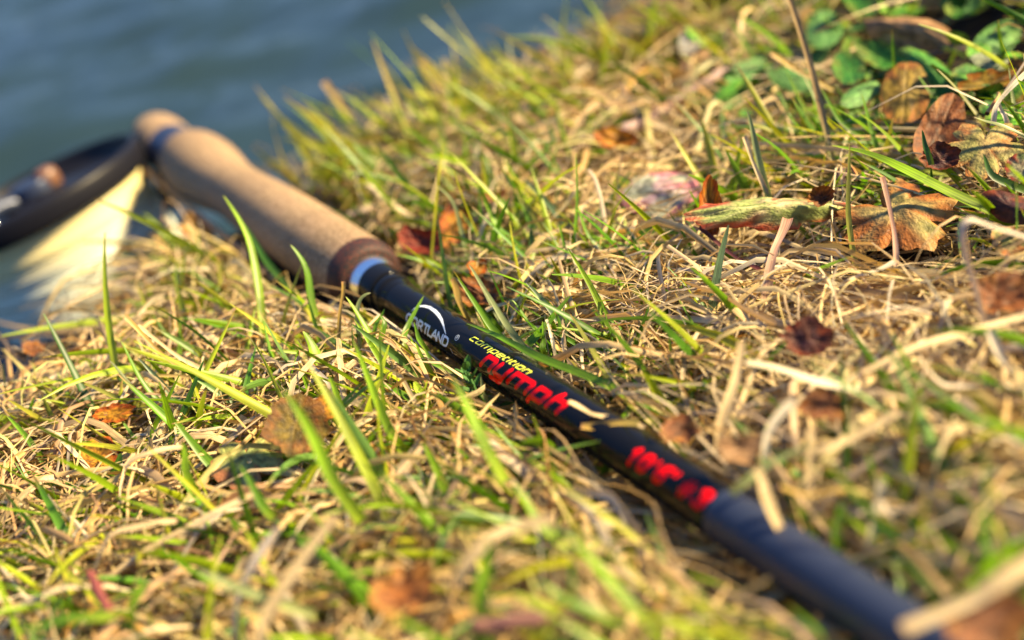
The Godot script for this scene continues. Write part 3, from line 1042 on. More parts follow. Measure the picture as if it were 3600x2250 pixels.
func build_singles() -> void:
	var G := Sheet.new()
	var S := Sheet.new()
	var plant := func(kind: String, w: float, z: float, zt: float, list: Array) -> void:
		single(kind, w, z, zt, list, G if kind.begins_with("green") else S)
	# those that can be pointed out one by one
	named_single("tall bright green blade standing in front of the cork grip's middle", "tall_grass", "grass blade", "green_lime", 2.2, 0.315, 1.04, [786, 692, 868, 830, 912, 1000, 925, 1180])
	named_single("dark green blade behind the tall one, against the cork grip", "tall_grass", "grass blade", "green_dark", 2.0, 0.338, 1.03, [858, 792, 945, 925, 1080, 1070])
	named_single("green blade curving up in front of the burl ring's left side", "tall_grass", "grass blade", "green", 2.1, 0.31, 1.0, [1022, 866, 1075, 945, 1100, 1060, 1125, 1190])
	named_single("green blade crossing the first letter of the white lettering", "tall_grass", "grass blade", "green", 1.5, 0.294, 1.02, [1488, 1046, 1440, 1128, 1424, 1180, 1422, 1225])
	named_single("green blade with pale tip left of the black hosel", "tall_grass", "grass blade", "green_lime", 1.6, 0.292, 1.0, [1214, 1048, 1285, 1141, 1345, 1250])
	named_single("upright ochre stalk in front of the silver ring", "dry_straw", "grass stalk", "ochre", 1.2, 0.296, 1.0, [1206, 995, 1200, 1090, 1183, 1245])
	named_single("pale blade with curled brown tip before the hosel", "tall_grass", "grass blade", "green_pale", 1.3, 0.293, 1.0, [1301, 1035, 1268, 1048, 1258, 1110, 1262, 1235])
	named_single("long dark green blade leaning left at the left edge", "tall_grass", "grass blade", "green_dark", 2.9, 0.293, 1.04, [156, 1107, 285, 1368, 350, 1500, 420, 1606])
	named_single("thin green blade arching from the far left edge", "tall_grass", "grass blade", "green", 1.7, 0.285, 1.02, [22, 1467, 130, 1580, 285, 1817])
	named_single("wide green blade reaching in low from the left edge", "tall_grass", "grass blade", "green", 2.3, 0.28, 1.0, [-30, 1635, 225, 1698, 330, 1760, 430, 1850])
	named_single("blue green wide blade leaning left beyond the rod's middle", "tall_grass", "grass blade", "green_blue", 2.4, 0.325, 1.03, [1842, 630, 1985, 780, 2092, 918])
	named_single("olive blade with brown tip left of the blue green one", "tall_grass", "grass blade", "green_olive", 1.8, 0.32, 1.03, [1797, 660, 1905, 800, 2015, 965])
	named_single("stout green blade leaning right above the red lettering", "tall_grass", "grass blade", "green_dark", 2.2, 0.305, 1.0, [2137, 930, 2050, 1020, 1960, 1110])
	named_single("tall brown stem standing at the top right", "wild_plant", "plant stem", "brown", 2.0, 0.315, 1.05, [2765, -30, 2850, 235, 2900, 430, 2932, 600])
	named_single("broad bright green blade lying across the right edge", "tall_grass", "grass blade", "green_lime", 3.0, 0.268, 1.08, [2928, 513, 3060, 545, 3180, 590, 3400, 700, 3680, 830], 0.15)
	named_single("long thin upright blade before the bronze lobed leaf", "tall_grass", "grass blade", "green_olive", 1.3, 0.27, 1.05, [2985, 510, 2985, 745, 3005, 960])
	named_single("bent pinkish stalk in front of the bronze lobed leaf", "dry_straw", "grass stalk", "pink", 1.3, 0.262, 1.06, [3100, 625, 3144, 800, 3146, 930])
	named_single("broad pale dead blade hanging left of the pinkish stalk", "dead_grass", "grass blade", "pink", 2.6, 0.265, 1.06, [2772, 768, 2725, 870, 2690, 1055])
	named_single("dark red stem slanting down beside the folded red edged leaf", "wild_plant", "plant stem", "red", 1.2, 0.278, 1.06, [2456, 804, 2565, 885, 2683, 952, 2800, 1030])
	named_single("long green blade lying along the right side of the lettering", "tall_grass", "grass blade", "green", 1.9, 0.243, 1.17, [1640, 1140, 1760, 1190, 1900, 1250, 2190, 1380, 2420, 1610])
	named_single("yellow green blade slanting over the end of the red word", "tall_grass", "grass blade", "green_olive", 2.2, 0.245, 1.1, [2005, 1110, 2100, 1262, 2190, 1385, 2300, 1490])
	named_single("cut yellow straw whose end lies on the rod after the red word", "dry_straw", "grass stalk", "ochre", 1.7, 0.236, 1.02, [2041, 1504, 2130, 1490, 2240, 1480])
	named_single("tan straw whose end touches the last red letter", "dry_straw", "grass stalk", "straw", 1.4, 0.24, 1.01, [1996, 1418, 2060, 1440, 2120, 1462, 2260, 1500])
	named_single("big blurred lime blade standing at the bottom middle", "tall_grass", "grass blade", "green_lime", 2.5, 0.185, 1.0, [1722, 1900, 1700, 2055, 1690, 2300])
	named_single("blurred green blade left of the red word, close by", "tall_grass", "grass blade", "green_lime", 2.3, 0.222, 1.0, [1590, 1335, 1676, 1497, 1775, 1690])
	named_single("blurred lime blade crossing before the dark olive leaf", "tall_grass", "grass blade", "green_lime", 2.4, 0.22, 1.0, [995, 1375, 1090, 1520, 1180, 1690, 1270, 1830])
	named_single("thick tan straw crossing the rod's lower end", "dry_straw", "grass stalk", "straw", 2.4, 0.165, 1.0, [3178, 2222, 3367, 2130, 3500, 2055, 3680, 1935])
	named_single("broad pale green blade lying right of the blue rod end", "tall_grass", "grass blade", "green_pale", 2.3, 0.2, 0.98, [2950, 1985, 3218, 1936, 3400, 1900, 3640, 1840])
	named_single("pale looped dead blade at the right edge", "dead_grass", "grass blade", "grey", 1.9, 0.225, 1.0, [3660, 850, 3480, 800, 3405, 775, 3385, 830, 3420, 980, 3470, 1180])
	# the rest of the clear ones
	for k in 26:
		var bx := rng.randf_range(600.0, 880.0)
		var by := 800.0 + (bx - 600.0) * 0.75 + rng.randf_range(20.0, 150.0)
		plant.call("ochre" if k % 3 else "straw", rng.randf_range(1.0, 1.8), 0.41 - (bx - 600.0) * 0.0001, 1.0, [bx + rng.randf_range(-110.0, 30.0), by - rng.randf_range(50.0, 130.0), bx + rng.randf_range(-50.0, 20.0), by - 40.0, bx, by])
	plant.call("green_lime", 2.0, 0.26, 1.0, [1155, 1325, 1205, 1450, 1268, 1612])
	plant.call("green_lime", 3.0, 0.29, 1.0, [1068, 1168, 1105, 1235, 1152, 1325])
	plant.call("green_lime", 2.0, 0.235, 1.0, [1485, 1560, 1560, 1700, 1640, 1850])
	plant.call("green_lime", 1.9, 0.245, 1.0, [640, 1560, 655, 1640, 690, 1740])
	plant.call("green", 1.8, 0.23, 1.0, [840, 1640, 920, 1760, 960, 1820])
	plant.call("green_lime", 2.1, 0.21, 1.0, [1800, 1700, 1890, 1820, 1990, 1930])
	plant.call("green", 1.6, 0.0, 1.0, [2030, 728, 2068, 825, 2165, 910])
	plant.call("green_dark", 1.7, 0.0, 1.0, [2220, 600, 2150, 690, 2085, 778])
	plant.call("green", 1.0, 0.0, 1.0, [2022, 543, 2030, 720, 2015, 930])
	plant.call("green_olive", 0.9, 0.0, 1.0, [2082, 528, 2045, 660, 2035, 760])
	plant.call("green", 1.3, 0.0, 1.0, [1962, 790, 1990, 880, 2018, 960])
	plant.call("green_pale", 1.3, 0.0, 1.0, [1535, 658, 1594, 714, 1625, 810, 1648, 915])
	plant.call("green", 1.9, 0.0, 1.0, [1609, 985, 1680, 1080, 1740, 1140])
	plant.call("green_pale", 1.7, 0.0, 1.0, [1646, 933, 1720, 1050, 1775, 1140])
	plant.call("ochre", 1.8, 0.0, 1.0, [1590, 985, 1615, 1050, 1645, 1130])
	plant.call("green_dark", 2.0, 0.0, 1.0, [2265, -30, 2225, 90, 2175, 170])
	plant.call("green_dark", 3.2, 0.44, 1.0, [2125, 195, 2085, 290, 2055, 380])
	plant.call("green", 2.8, 0.44, 1.0, [2200, 190, 2215, 290, 2230, 380])
	plant.call("green_lime", 2.8, 0.47, 1.0, [1905, 125, 1950, 180, 2000, 230])
	plant.call("ochre", 1.7, 0.0, 1.0, [2710, 190, 2840, 265, 2995, 352])
	plant.call("green", 1.8, 0.0, 1.0, [2887, 316, 2950, 415, 3045, 485])
	plant.call("green", 1.5, 0.0, 1.0, [3028, 335, 3060, 440, 3088, 530])
	plant.call("green_pale", 1.7, 0.3, 1.0, [2627, 394, 2661, 520, 2708, 730])
	plant.call("straw", 1.3, 0.3, 1.0, [2615, 484, 2655, 580, 2692, 680])
	plant.call("green", 1.4, 0.0, 1.0, [3226, 272, 3270, 320, 3312, 352])
	plant.call("green_olive", 1.5, 0.0, 1.0, [3293, 248, 3390, 340, 3455, 430])
	plant.call("green_pale", 1.5, 0.28, 1.0, [3425, 417, 3510, 435, 3640, 500])
	plant.call("green_dark", 1.8, 0.27, 1.0, [3457, 548, 3500, 622, 3640, 680])
	plant.call("green_dark", 1.3, 0.28, 1.0, [3240, 463, 3258, 520, 3270, 578])
	plant.call("ivory", 1.3, 0.26, 1.0, [3150, 920, 3050, 960, 2945, 1000])
	plant.call("green", 1.7, 0.0, 1.0, [2530, 603, 2445, 706, 2390, 770])
	plant.call("green_blue", 2.2, 0.0, 1.0, [2562, 795, 2525, 930, 2505, 1120])
	plant.call("green_pale", 1.0, 0.0, 1.0, [3545, 245, 3560, 320, 3570, 390])
	plant.call("ivory", 1.4, 0.29, 1.0, [3620, 250, 3540, 320, 3500, 380, 3488, 440])
	plant.call("ivory", 1.2, 0.29, 1.0, [3505, 365, 3530, 400, 3540, 445])
	plant.call("green", 1.6, 0.0, 1.0, [424, 1205, 491, 1326, 620, 1480])
	plant.call("green_pale", 1.6, 0.0, 1.0, [383, 1272, 455, 1350, 540, 1435])
	plant.call("green_blue", 1.8, 0.0, 1.0, [484, 1264, 570, 1350, 675, 1442])
	plant.call("green_olive", 1.8, 0.0, 1.0, [275, 1346, 409, 1396, 585, 1455])
	plant.call("green_dark", 1.5, 0.0, 1.0, [714, 1272, 670, 1378, 608, 1560])
	plant.call("ochre", 1.2, 0.0, 1.0, [440, 1120, 580, 1251, 730, 1330, 885, 1402])
	plant.call("straw", 1.2, 0.0, 1.0, [480, 1150, 560, 1200, 700, 1290, 900, 1350])
	plant.call("green_dark", 3.0, 0.0, 1.0, [428, 1598, 400, 1660, 365, 1730])
	plant.call("green", 2.6, 0.0, 1.0, [617, 1490, 700, 1590, 800, 1680])
	plant.call("straw", 1.9, 0.26, 1.0, [640, 1578, 540, 1585, 461, 1622, 417, 1725])
	plant.call("straw", 1.8, 0.235, 1.0, [620, 1838, 500, 1845, 394, 1880, 320, 2020])
	plant.call("straw", 1.7, 0.235, 1.0, [900, 1740, 700, 1830, 520, 1930, 357, 2045])
	plant.call("green_lime", 2.0, 0.25, 1.0, [1240, 1200, 1349, 1460, 1440, 1620])
	plant.call("green_lime", 1.7, 0.283, 1.0, [1245, 1130, 1349, 1274, 1418, 1350])
	plant.call("green_pale", 1.1, 0.27, 1.0, [1688, 1330, 1700, 1380, 1715, 1425])
	plant.call("green", 1.2, 0.293, 1.0, [1349, 1091, 1327, 1136, 1304, 1225])
	plant.call("green", 1.4, 0.292, 1.0, [1335, 1115, 1355, 1141, 1330, 1212])
	plant.call("green", 1.2, 0.287, 1.0, [1453, 1138, 1476, 1189, 1500, 1236])
	plant.call("green_lime", 1.2, 0.283, 1.0, [1457, 1208, 1490, 1262, 1524, 1332])
	plant.call("green", 1.3, 0.282, 1.0, [1488, 1228, 1530, 1275, 1600, 1310])
	plant.call("green", 1.8, 0.0, 1.0, [1620, 1000, 1702, 1113, 1782, 1208])
	plant.call("green_pale", 1.8, 0.0, 1.0, [1687, 1000, 1761, 1110, 1870, 1258])
	plant.call("green", 2.2, 0.0, 1.0, [2005, 1045, 1910, 1149, 1853, 1222])
	plant.call("green_blue", 1.9, 0.0, 1.0, [1850, 1000, 1940, 1095, 2005, 1178])
	plant.call("green", 1.4, 0.0, 1.0, [1800, 1060, 1850, 1120, 1898, 1170])
	plant.call("straw", 1.3, 0.295, 1.0, [1706, 1097, 1764, 1068, 1925, 1015, 2040, 1025])
	plant.call("ivory", 0.9, 0.0, 1.0, [1919, 1128, 1944, 1190, 1947, 1270])
	plant.call("green", 1.5, 0.0, 1.0, [1905, 1135, 1912, 1190, 1910, 1230])
	plant.call("straw", 2.1, 0.225, 1.0, [2610, 1205, 2578, 1348, 2540, 1480, 2519, 1580])
	plant.call("ivory", 1.9, 0.225, 1.0, [3160, 1415, 2921, 1348, 2760, 1300, 2620, 1272])
	plant.call("straw", 2.0, 0.22, 1.02, [3660, 1105, 3400, 1165, 3218, 1222, 2970, 1342])
	plant.call("ivory", 1.6, 0.212, 1.0, [2790, 1412, 2720, 1482, 2695, 1560, 2685, 1640])
	plant.call("green_pale", 1.5, 0.205, 1.0, [2860, 1565, 2698, 1631, 2640, 1680, 2565, 1735])
	plant.call("straw", 2.2, 0.2, 1.0, [2660, 1655, 2690, 1720, 2740, 1860])
	plant.call("straw", 1.4, 0.205, 1.0, [2846, 1515, 2848, 1650, 2846, 1800])
	plant.call("ivory", 1.4, 0.197, 1.0, [3095, 1695, 3085, 1780, 3047, 1935])
	plant.call("grey", 1.2, 0.2, 1.0, [3100, 1770, 3181, 1876, 3260, 1890, 3370, 1884])
	plant.call("ivory", 1.6, 0.2, 1.0, [3330, 1714, 3450, 1675, 3620, 1625])
	plant.call("ivory", 1.7, 0.215, 1.0, [3475, 1165, 3530, 1260, 3600, 1360])
	plant.call("grey", 1.6, 0.215, 1.0, [3230, 1265, 3310, 1345, 3450, 1352, 3600, 1370])
	plant.call("straw", 1.6, 0.205, 1.0, [3160, 1455, 3060, 1500, 2950, 1560, 2860, 1590])
	plant.call("straw", 1.6, 0.208, 1.0, [3250, 1500, 3380, 1510, 3560, 1515])
	plant.call("green", 1.6, 0.2, 1.0, [2960, 1760, 2945, 1850, 2950, 1970])
	plant.call("ochre", 1.5, 0.2, 1.0, [2740, 1720, 2830, 1735, 2960, 1720, 3060, 1740])
	plant.call("green_lime", 2.2, 0.185, 1.0, [1980, 1880, 2100, 1990, 2250, 2150, 2330, 2260])
	plant.call("green", 2.2, 0.185, 1.0, [1890, 2050, 2000, 2110, 2200, 2190])
	plant.call("straw", 2.2, 0.195, 1.0, [1950, 1830, 1750, 1870, 1660, 1960, 1600, 2060])
	plant.call("straw", 2.1, 0.2, 1.0, [1180, 1820, 1060, 1960, 950, 2150, 900, 2280])
	plant.call("grey", 1.8, 0.21, 1.0, [980, 1860, 880, 1990, 840, 2120, 820, 2260])
	plant.call("green_pale", 1.9, 0.205, 1.0, [690, 2010, 860, 2070, 1100, 2160])
	plant.call("green", 2.2, 0.2, 1.0, [40, 2230, 200, 2180, 400, 2160])
	plant.call("green_lime", 1.9, 0.205, 1.0, [510, 2030, 480, 2110, 455, 2210])
	plant.call("green_olive", 2.6, 0.47, 1.0, [1060, 360, 1180, 470, 1290, 590])
	plant.call("ochre", 2.6, 0.46, 1.0, [1140, 290, 1220, 400, 1290, 520])
	plant.call("straw", 2.4, 0.48, 1.0, [1565, 210, 1600, 330, 1620, 440])
	plant.call("ochre", 2.6, 0.48, 1.0, [1485, 215, 1560, 340, 1620, 450])
	plant.call("straw", 4.2, 0.4, 1.0, [1860, 360, 1760, 500, 1690, 640, 1660, 740])
	plant.call("green_olive", 2.0, 0.45, 1.0, [1365, 360, 1440, 440, 1500, 520])
	tag(build("tall_grass_blades", G, M.grass), "longer green blades rising here and there from the turf", "grass", "", "stuff")
	tag(build("loose_straw", S, M.straw), "loose pale straws lying over the turf", "grass", "", "stuff")


func build_leaves() -> void:
	var bronze := [Color(0.17, 0.16, 0.045), Color(0.26, 0.19, 0.07), Color(0.3, 0.1, 0.02), Color(0.3, 0.24, 0.09)]
	var rust := [Color(0.15, 0.05, 0.015), Color(0.08, 0.03, 0.012), Color(0.22, 0.09, 0.02), Color(0.12, 0.05, 0.02)]
	var dark := [Color(0.0682, 0.0204, 0.0118), Color(0.0434, 0.017, 0.0204), Color(0.124, 0.0244, 0.00554), Color(0.0992, 0.0389, 0.0206)]
	var olive := [Color(0.16, 0.105, 0.012), Color(0.1, 0.065, 0.01), Color(0.2, 0.07, 0.01), Color(0.22, 0.15, 0.03)]
	var tan := [Color(0.26, 0.151, 0.0708), Color(0.186, 0.0933, 0.0422), Color(0.279, 0.147, 0.0577), Color(0.31, 0.214, 0.122)]
	var jade := [Color(0.0729, 0.186, 0.0451), Color(0.0975, 0.223, 0.0594), Color(0.067, 0.158, 0.0303), Color(0.162, 0.279, 0.0998)]
	# greens of the leafy patch
	var deep := [Color(0.0246, 0.121, 0.013), Color(0.0477, 0.158, 0.0152), Color(0.103, 0.14, 0.0159), Color(0.105, 0.241, 0.0411)]
	var bright := [Color(0.09, 0.3, 0.0225), Color(0.15, 0.39, 0.03), Color(0.21, 0.33, 0.03), Color(0.3, 0.51, 0.09)]
	var dusk := [Color(0.33, 0.34, 0.25), Color(0.5, 0.33, 0.35), Color(0.42, 0.13, 0.17), Color(0.26, 0.32, 0.22)]
	var dock := [Color(0.2, 0.24, 0.07), Color(0.36, 0.3, 0.15), Color(0.28, 0.035, 0.015), Color(0.42, 0.36, 0.2)]
	var gold := [Color(0.31, 0.149, 0.0102), Color(0.26, 0.109, 0.00739), Color(0.248, 0.0488, 0.00435), Color(0.322, 0.189, 0.0258)]
	var mint := [Color(0.219, 0.236, 0.0672), Color(0.178, 0.211, 0.0636), Color(0.279, 0.106, 0.0468), Color(0.285, 0.277, 0.125)]
	leaf("dead_leaf", "long folded green leaf with dark red edges on the straw", [2930, 712, 0.297], [2445, 748, 0.294], 9.5, 3, dock, 0.55, -0.12, 0.12, -0.5, 0.01)
	leaf("dead_leaf", "curled rust red scrap at the folded leaf's right end", [2840, 715, 0.294], [2945, 672, 0.292], 5, 4, rust, 0.6, 0.5, 0.2)
	leaf("dead_leaf", "upright orange tan curl at the folded leaf's left end", [2490, 860, 0.3], [2500, 625, 0.305], 6.5, 4, gold, 0.8, 0.3, 0.1)
	leaf("lobed_leaf", "large bronze crinkled lobed leaf lying on straw at right", [3020, 640, 0.3], [3270, 850, 0.272], 27, 2, bronze, 0.35, -0.14, 0.09, 0.0, 0.02)
	leaf("lobed_leaf", "olive bronze scalloped leaf facing out near the right edge", [3470, 400, 0.296], [3450, 622, 0.28], 18.5, 2, bronze, 0.75, -0.1, 0.05, 0.0, 0.015)
	leaf("dead_leaf", "large rust brown leaf standing above the scalloped leaf", [3250, 590, 0.303], [3350, 355, 0.315], 11, 0, rust, 0.75, 0.15, 0.1)
	leaf("dead_leaf", "small dark crumpled leaf left of the scalloped leaf", [3225, 560, 0.288], [3390, 560, 0.286], 7.5, 4, dark, 0.6, 0.3, 0.22)
	leaf("dead_leaf", "olive brown oval leaf below the glossy green leaves", [3175, 425, 0.325], [3190, 215, 0.34], 13.5, 0, olive, 0.7, -0.08, 0.06)
	leaf("dead_leaf", "yellow olive folded leaf near the top right corner", [3385, 310, 0.32], [3560, 280, 0.325], 6, 3, olive, 0.6, 0.1, 0.06, 0.5)
	leaf("dead_leaf", "ochre leaf cut by the right edge near the top", [3640, 380, 0.32], [3560, 225, 0.33], 8, 0, olive, 0.7, 0.1, 0.08)
	leaf("dead_leaf", "pale brown withered leaf at the top right", [3340, 120, 0.36], [3045, 60, 0.38], 12, 0, tan, 0.5, -0.2, 0.1, -0.3)
	leaf("green_leaf", "round pale jade leaf left of the withered leaf at top", [2905, 165, 0.385], [2890, 35, 0.4], 12, 0, jade, 0.7, -0.06, 0.03)
	leaf("green_leaf", "flat jade leaf low on the left of the leafy patch", [2880, 295, 0.365], [2710, 262, 0.37], 8, 0, jade, 0.5, -0.05, 0.03)
	leaf("green_leaf", "long glossy green leaf arching below the withered leaf", [3170, 140, 0.36], [3355, 330, 0.335], 11, 0, [Color(0.0283, 0.147, 0.0209), Color(0.0571, 0.19, 0.0259), Color(0.121, 0.209, 0.0251), Color(0.131, 0.26, 0.0512)], 0.45, -0.2, 0.03, -0.35)
	leaf("green_leaf", "dark green cupped leaf left of the long glossy leaf", [3180, 235, 0.355], [3025, 165, 0.365], 8.5, 0, deep, 0.5, 0.2, 0.03)
	leaf("green_leaf", "jade oval leaf at the top right corner", [3450, 205, 0.345], [3560, 70, 0.36], 11, 0, jade, 0.7, -0.08, 0.03)
	leaf("green_leaf", "pale grey green leaf under the corner jade leaf", [3415, 205, 0.335], [3560, 225, 0.335], 5.5, 0, [Color(0.178, 0.211, 0.132), Color(0.219, 0.236, 0.156), Color(0.153, 0.186, 0.0933), Color(0.244, 0.26, 0.165)], 0.5, -0.1, 0.03)
	leaf("green_leaf", "small jade leaf beside the tall brown stem", [2965, 370, 0.335], [3085, 290, 0.345], 6.5, 0, jade, 0.6, -0.05, 0.03)
	leaf("green_leaf", "deep green leaf in the shadow under the olive oval leaf", [3360, 310, 0.335], [3440, 230, 0.345], 8, 0, deep, 0.6, 0.1, 0.03)
	leaf("green_leaf", "deep green leaf behind the small jade leaf", [3010, 300, 0.35], [2960, 190, 0.365], 9, 0, deep, 0.6, 0.1, 0.03)
	leaf("green_leaf", "bright green leaf at the top edge near the corner", [3330, 70, 0.37], [3480, -30, 0.39], 10, 0, deep, 0.6, 0.1, 0.03)
	leaf("green_leaf", "green leaf low beside the twig's upper end", [2560, 300, 0.39], [2680, 215, 0.4], 9, 0, jade, 0.5, 0.1, 0.03)
	leaf("green_leaf", "dark green leaf at the top edge above the jade leaf", [3080, 60, 0.39], [2980, -40, 0.41], 9, 0, deep, 0.6, 0.1, 0.03)
	leaf("dead_leaf", "purple and grey green leaf lying right of centre", [2180, 690, 0.34], [2455, 660, 0.335], 14, 0, dusk, 0.55, -0.12, 0.05)
	leaf("dead_leaf", "dark red curled leaf just right of the burl ring", [1400, 830, 0.352], [1565, 880, 0.345], 9, 4, [Color(0.14, 0.02, 0.012), Color(0.08, 0.02, 0.012), Color(0.2, 0.03, 0.012), Color(0.16, 0.05, 0.02)], 0.6, 0.35, 0.15)
	leaf("dead_leaf", "golden orange leaf standing behind the dark red leaf", [1560, 880, 0.352], [1625, 715, 0.362], 9.5, 4, gold, 0.8, 0.1, 0.1)
	leaf("dead_leaf", "dark olive leaf standing in the grass left of the rod", [1010, 1610, 0.256], [1070, 1385, 0.263], 15, 4, [Color(0.1, 0.068, 0.008), Color(0.065, 0.045, 0.007), Color(0.13, 0.05, 0.008), Color(0.15, 0.1, 0.02)], 0.9, 0.12, 0.06)
	leaf("dead_leaf", "ochre upper flap right of the dark olive leaf", [1090, 1450, 0.262], [1200, 1420, 0.262], 7, 4, gold, 0.6, 0.1, 0.12)
	leaf("lobed_leaf", "pale green lobed leaf with pink edges in the left grass", [870, 1500, 0.277], [860, 1720, 0.26], 17, 2, mint, 0.6, -0.1, 0.06)
	leaf("dead_leaf", "ochre round leaf under the dark green blade at left", [345, 1670, 0.283], [350, 1535, 0.292], 9, 1, gold, 0.75, 0.1, 0.06)
	leaf("dead_leaf", "orange brown torn leaf left of the dark brown twig piece", [320, 1460, 0.297], [480, 1450, 0.295], 6, 4, gold, 0.5, 0.1, 0.12)
	leaf("dead_leaf", "blurred orange brown crumpled leaf at the bottom middle", [1290, 2120, 0.197], [1550, 2050, 0.197], 10, 4, [Color(0.24, 0.085, 0.02), Color(0.1, 0.035, 0.012), Color(0.3, 0.13, 0.03), Color(0.16, 0.06, 0.02)], 0.35, 0.3, 0.3)
	leaf("dead_leaf", "dark purple brown leaf in the straw right of centre", [2740, 1170, 0.243], [2945, 1215, 0.238], 9, 4, dark, 0.6, 0.1, 0.15)
	leaf("dead_leaf", "red brown leaf scrap below the dark purple brown leaf", [2810, 1440, 0.218], [2985, 1420, 0.218], 6.5, 4, rust, 0.6, 0.2, 0.18)
	leaf("dead_leaf", "pinkish brown leaf right of the numbers on the rod", [2520, 1600, 0.216], [2690, 1560, 0.216], 6, 4, tan, 0.6, 0.2, 0.15)
	leaf("dead_leaf", "red brown leaf above the numbers on the rod", [2310, 1530, 0.232], [2470, 1495, 0.234], 6, 4, rust, 0.6, 0.2, 0.15)
	leaf("dead_leaf", "blurred brown leaf in the bottom right corner", [3330, 2240, 0.168], [3620, 2150, 0.168], 11, 4, rust, 0.6, 0.2, 0.15)
	leaf("dead_leaf", "crumpled rust leaf in the straw behind the white lettering", [1600, 1000, 0.318], [1770, 1060, 0.308], 9, 4, rust, 0.45, 0.2, 0.25)
	leaf("dead_leaf", "small orange crumb of leaf above the rust leaf", [1640, 960, 0.318], [1715, 925, 0.322], 5, 4, gold, 0.6, 0.3, 0.25)
	leaf("dead_leaf", "small red brown leaf on the far left grass", [80, 1250, 0.34], [150, 1205, 0.345], 5.5, 4, rust, 0.6, 0.2, 0.2)
	leaf("dead_leaf", "ochre leaf lying in the far left grass", [190, 1270, 0.34], [330, 1260, 0.34], 6, 4, olive, 0.5, 0.2, 0.15)
	leaf("dead_leaf", "pink green leaf cut by the right edge", [3640, 620, 0.272], [3545, 560, 0.276], 7, 1, dock, 0.7, 0.1, 0.06)
	leaf("dead_leaf", "purple brown leaf at the right edge below the broad blade", [3640, 760, 0.262], [3460, 680, 0.27], 7, 0, dark, 0.6, -0.1, 0.1, -0.4)
	leaf("dead_leaf", "green brown leaf in the hollow at the right edge", [3480, 860, 0.262], [3620, 840, 0.262], 8, 1, bronze, 0.5, 0.1, 0.06)
	leaf("dead_leaf", "blurred orange leaf on the bank's crest", [1935, 265, 0.475], [2085, 240, 0.475], 12, 4, gold, 0.7, 0.2, 0.2)
	leaf("dead_leaf", "blurred pinkish brown leaf on the crest beside dark blades", [2140, 205, 0.46], [2330, 175, 0.46], 15, 4, tan, 0.7, 0.2, 0.2)
	leaf("dead_leaf", "pale grey leaf at the top, left of the leafy patch", [2420, 195, 0.42], [2430, 95, 0.43], 8, 0, [Color(0.236, 0.236, 0.219), Color(0.279, 0.271, 0.254), Color(0.186, 0.186, 0.161), Color(0.31, 0.293, 0.261)], 0.7, 0.1, 0.06)
	leaf("dead_leaf", "orange brown leaf in the shade under the twig", [2080, 480, 0.375], [2260, 500, 0.37], 8, 4, gold, 0.5, 0.2, 0.2)
	leaf("dead_leaf", "long rust leaf lying behind the purple leaf's left side", [1690, 700, 0.35], [1790, 680, 0.35], 4, 4, rust, 0.5, 0.2, 0.2)
	leaf("dead_leaf", "rust leaf half buried in straw at the lower right", [3400, 1060, 0.235], [3640, 1010, 0.235], 10, 4, rust, 0.5, 0.2, 0.2)
	leaf("dead_leaf", "brown scrap of leaf under the far end of the cork grip", [640, 780, 0.43], [760, 850, 0.41], 10, 4, gold, 0.5, 0.2, 0.2)
	# small round leaves that fill the patch
	var cover := Sheet.new()
	for k in 130:
		var q := Vector2(rng.randf_range(2480.0, 3660.0), rng.randf_range(-120.0, 430.0))
		var at := on_bank(q.x, q.y, rng.randf_range(-0.004, 0.003))
		if leafy(at.x, at.z) < 0.3:
			continue
		var tone: Array = [jade, deep, deep, bright][k % 4]
		var sh := leaf_sheet(rng.randf_range(0.006, 0.012), rng.randf_range(0.005, 0.008), 0, tone, rng.randf_range(-0.15, 0.2), 0.03, 0.1, k)
		var basis_ := Basis.from_euler(Vector3(rng.randf_range(-0.9, 0.3), rng.randf() * TAU, rng.randf_range(-0.4, 0.4)))
		var first := cover.v.size()
		for i in sh.v.size():
			cover.put(at + basis_ * sh.v[i], basis_ * sh.n[i], sh.c[i], sh.t[i])
		for i in sh.f:
			cover.f.append(first + i)
	tag(build("ground_cover", cover, M.leaf), "low round green leaves filling the leafy patch at the top right", "ground cover", "", "stuff")


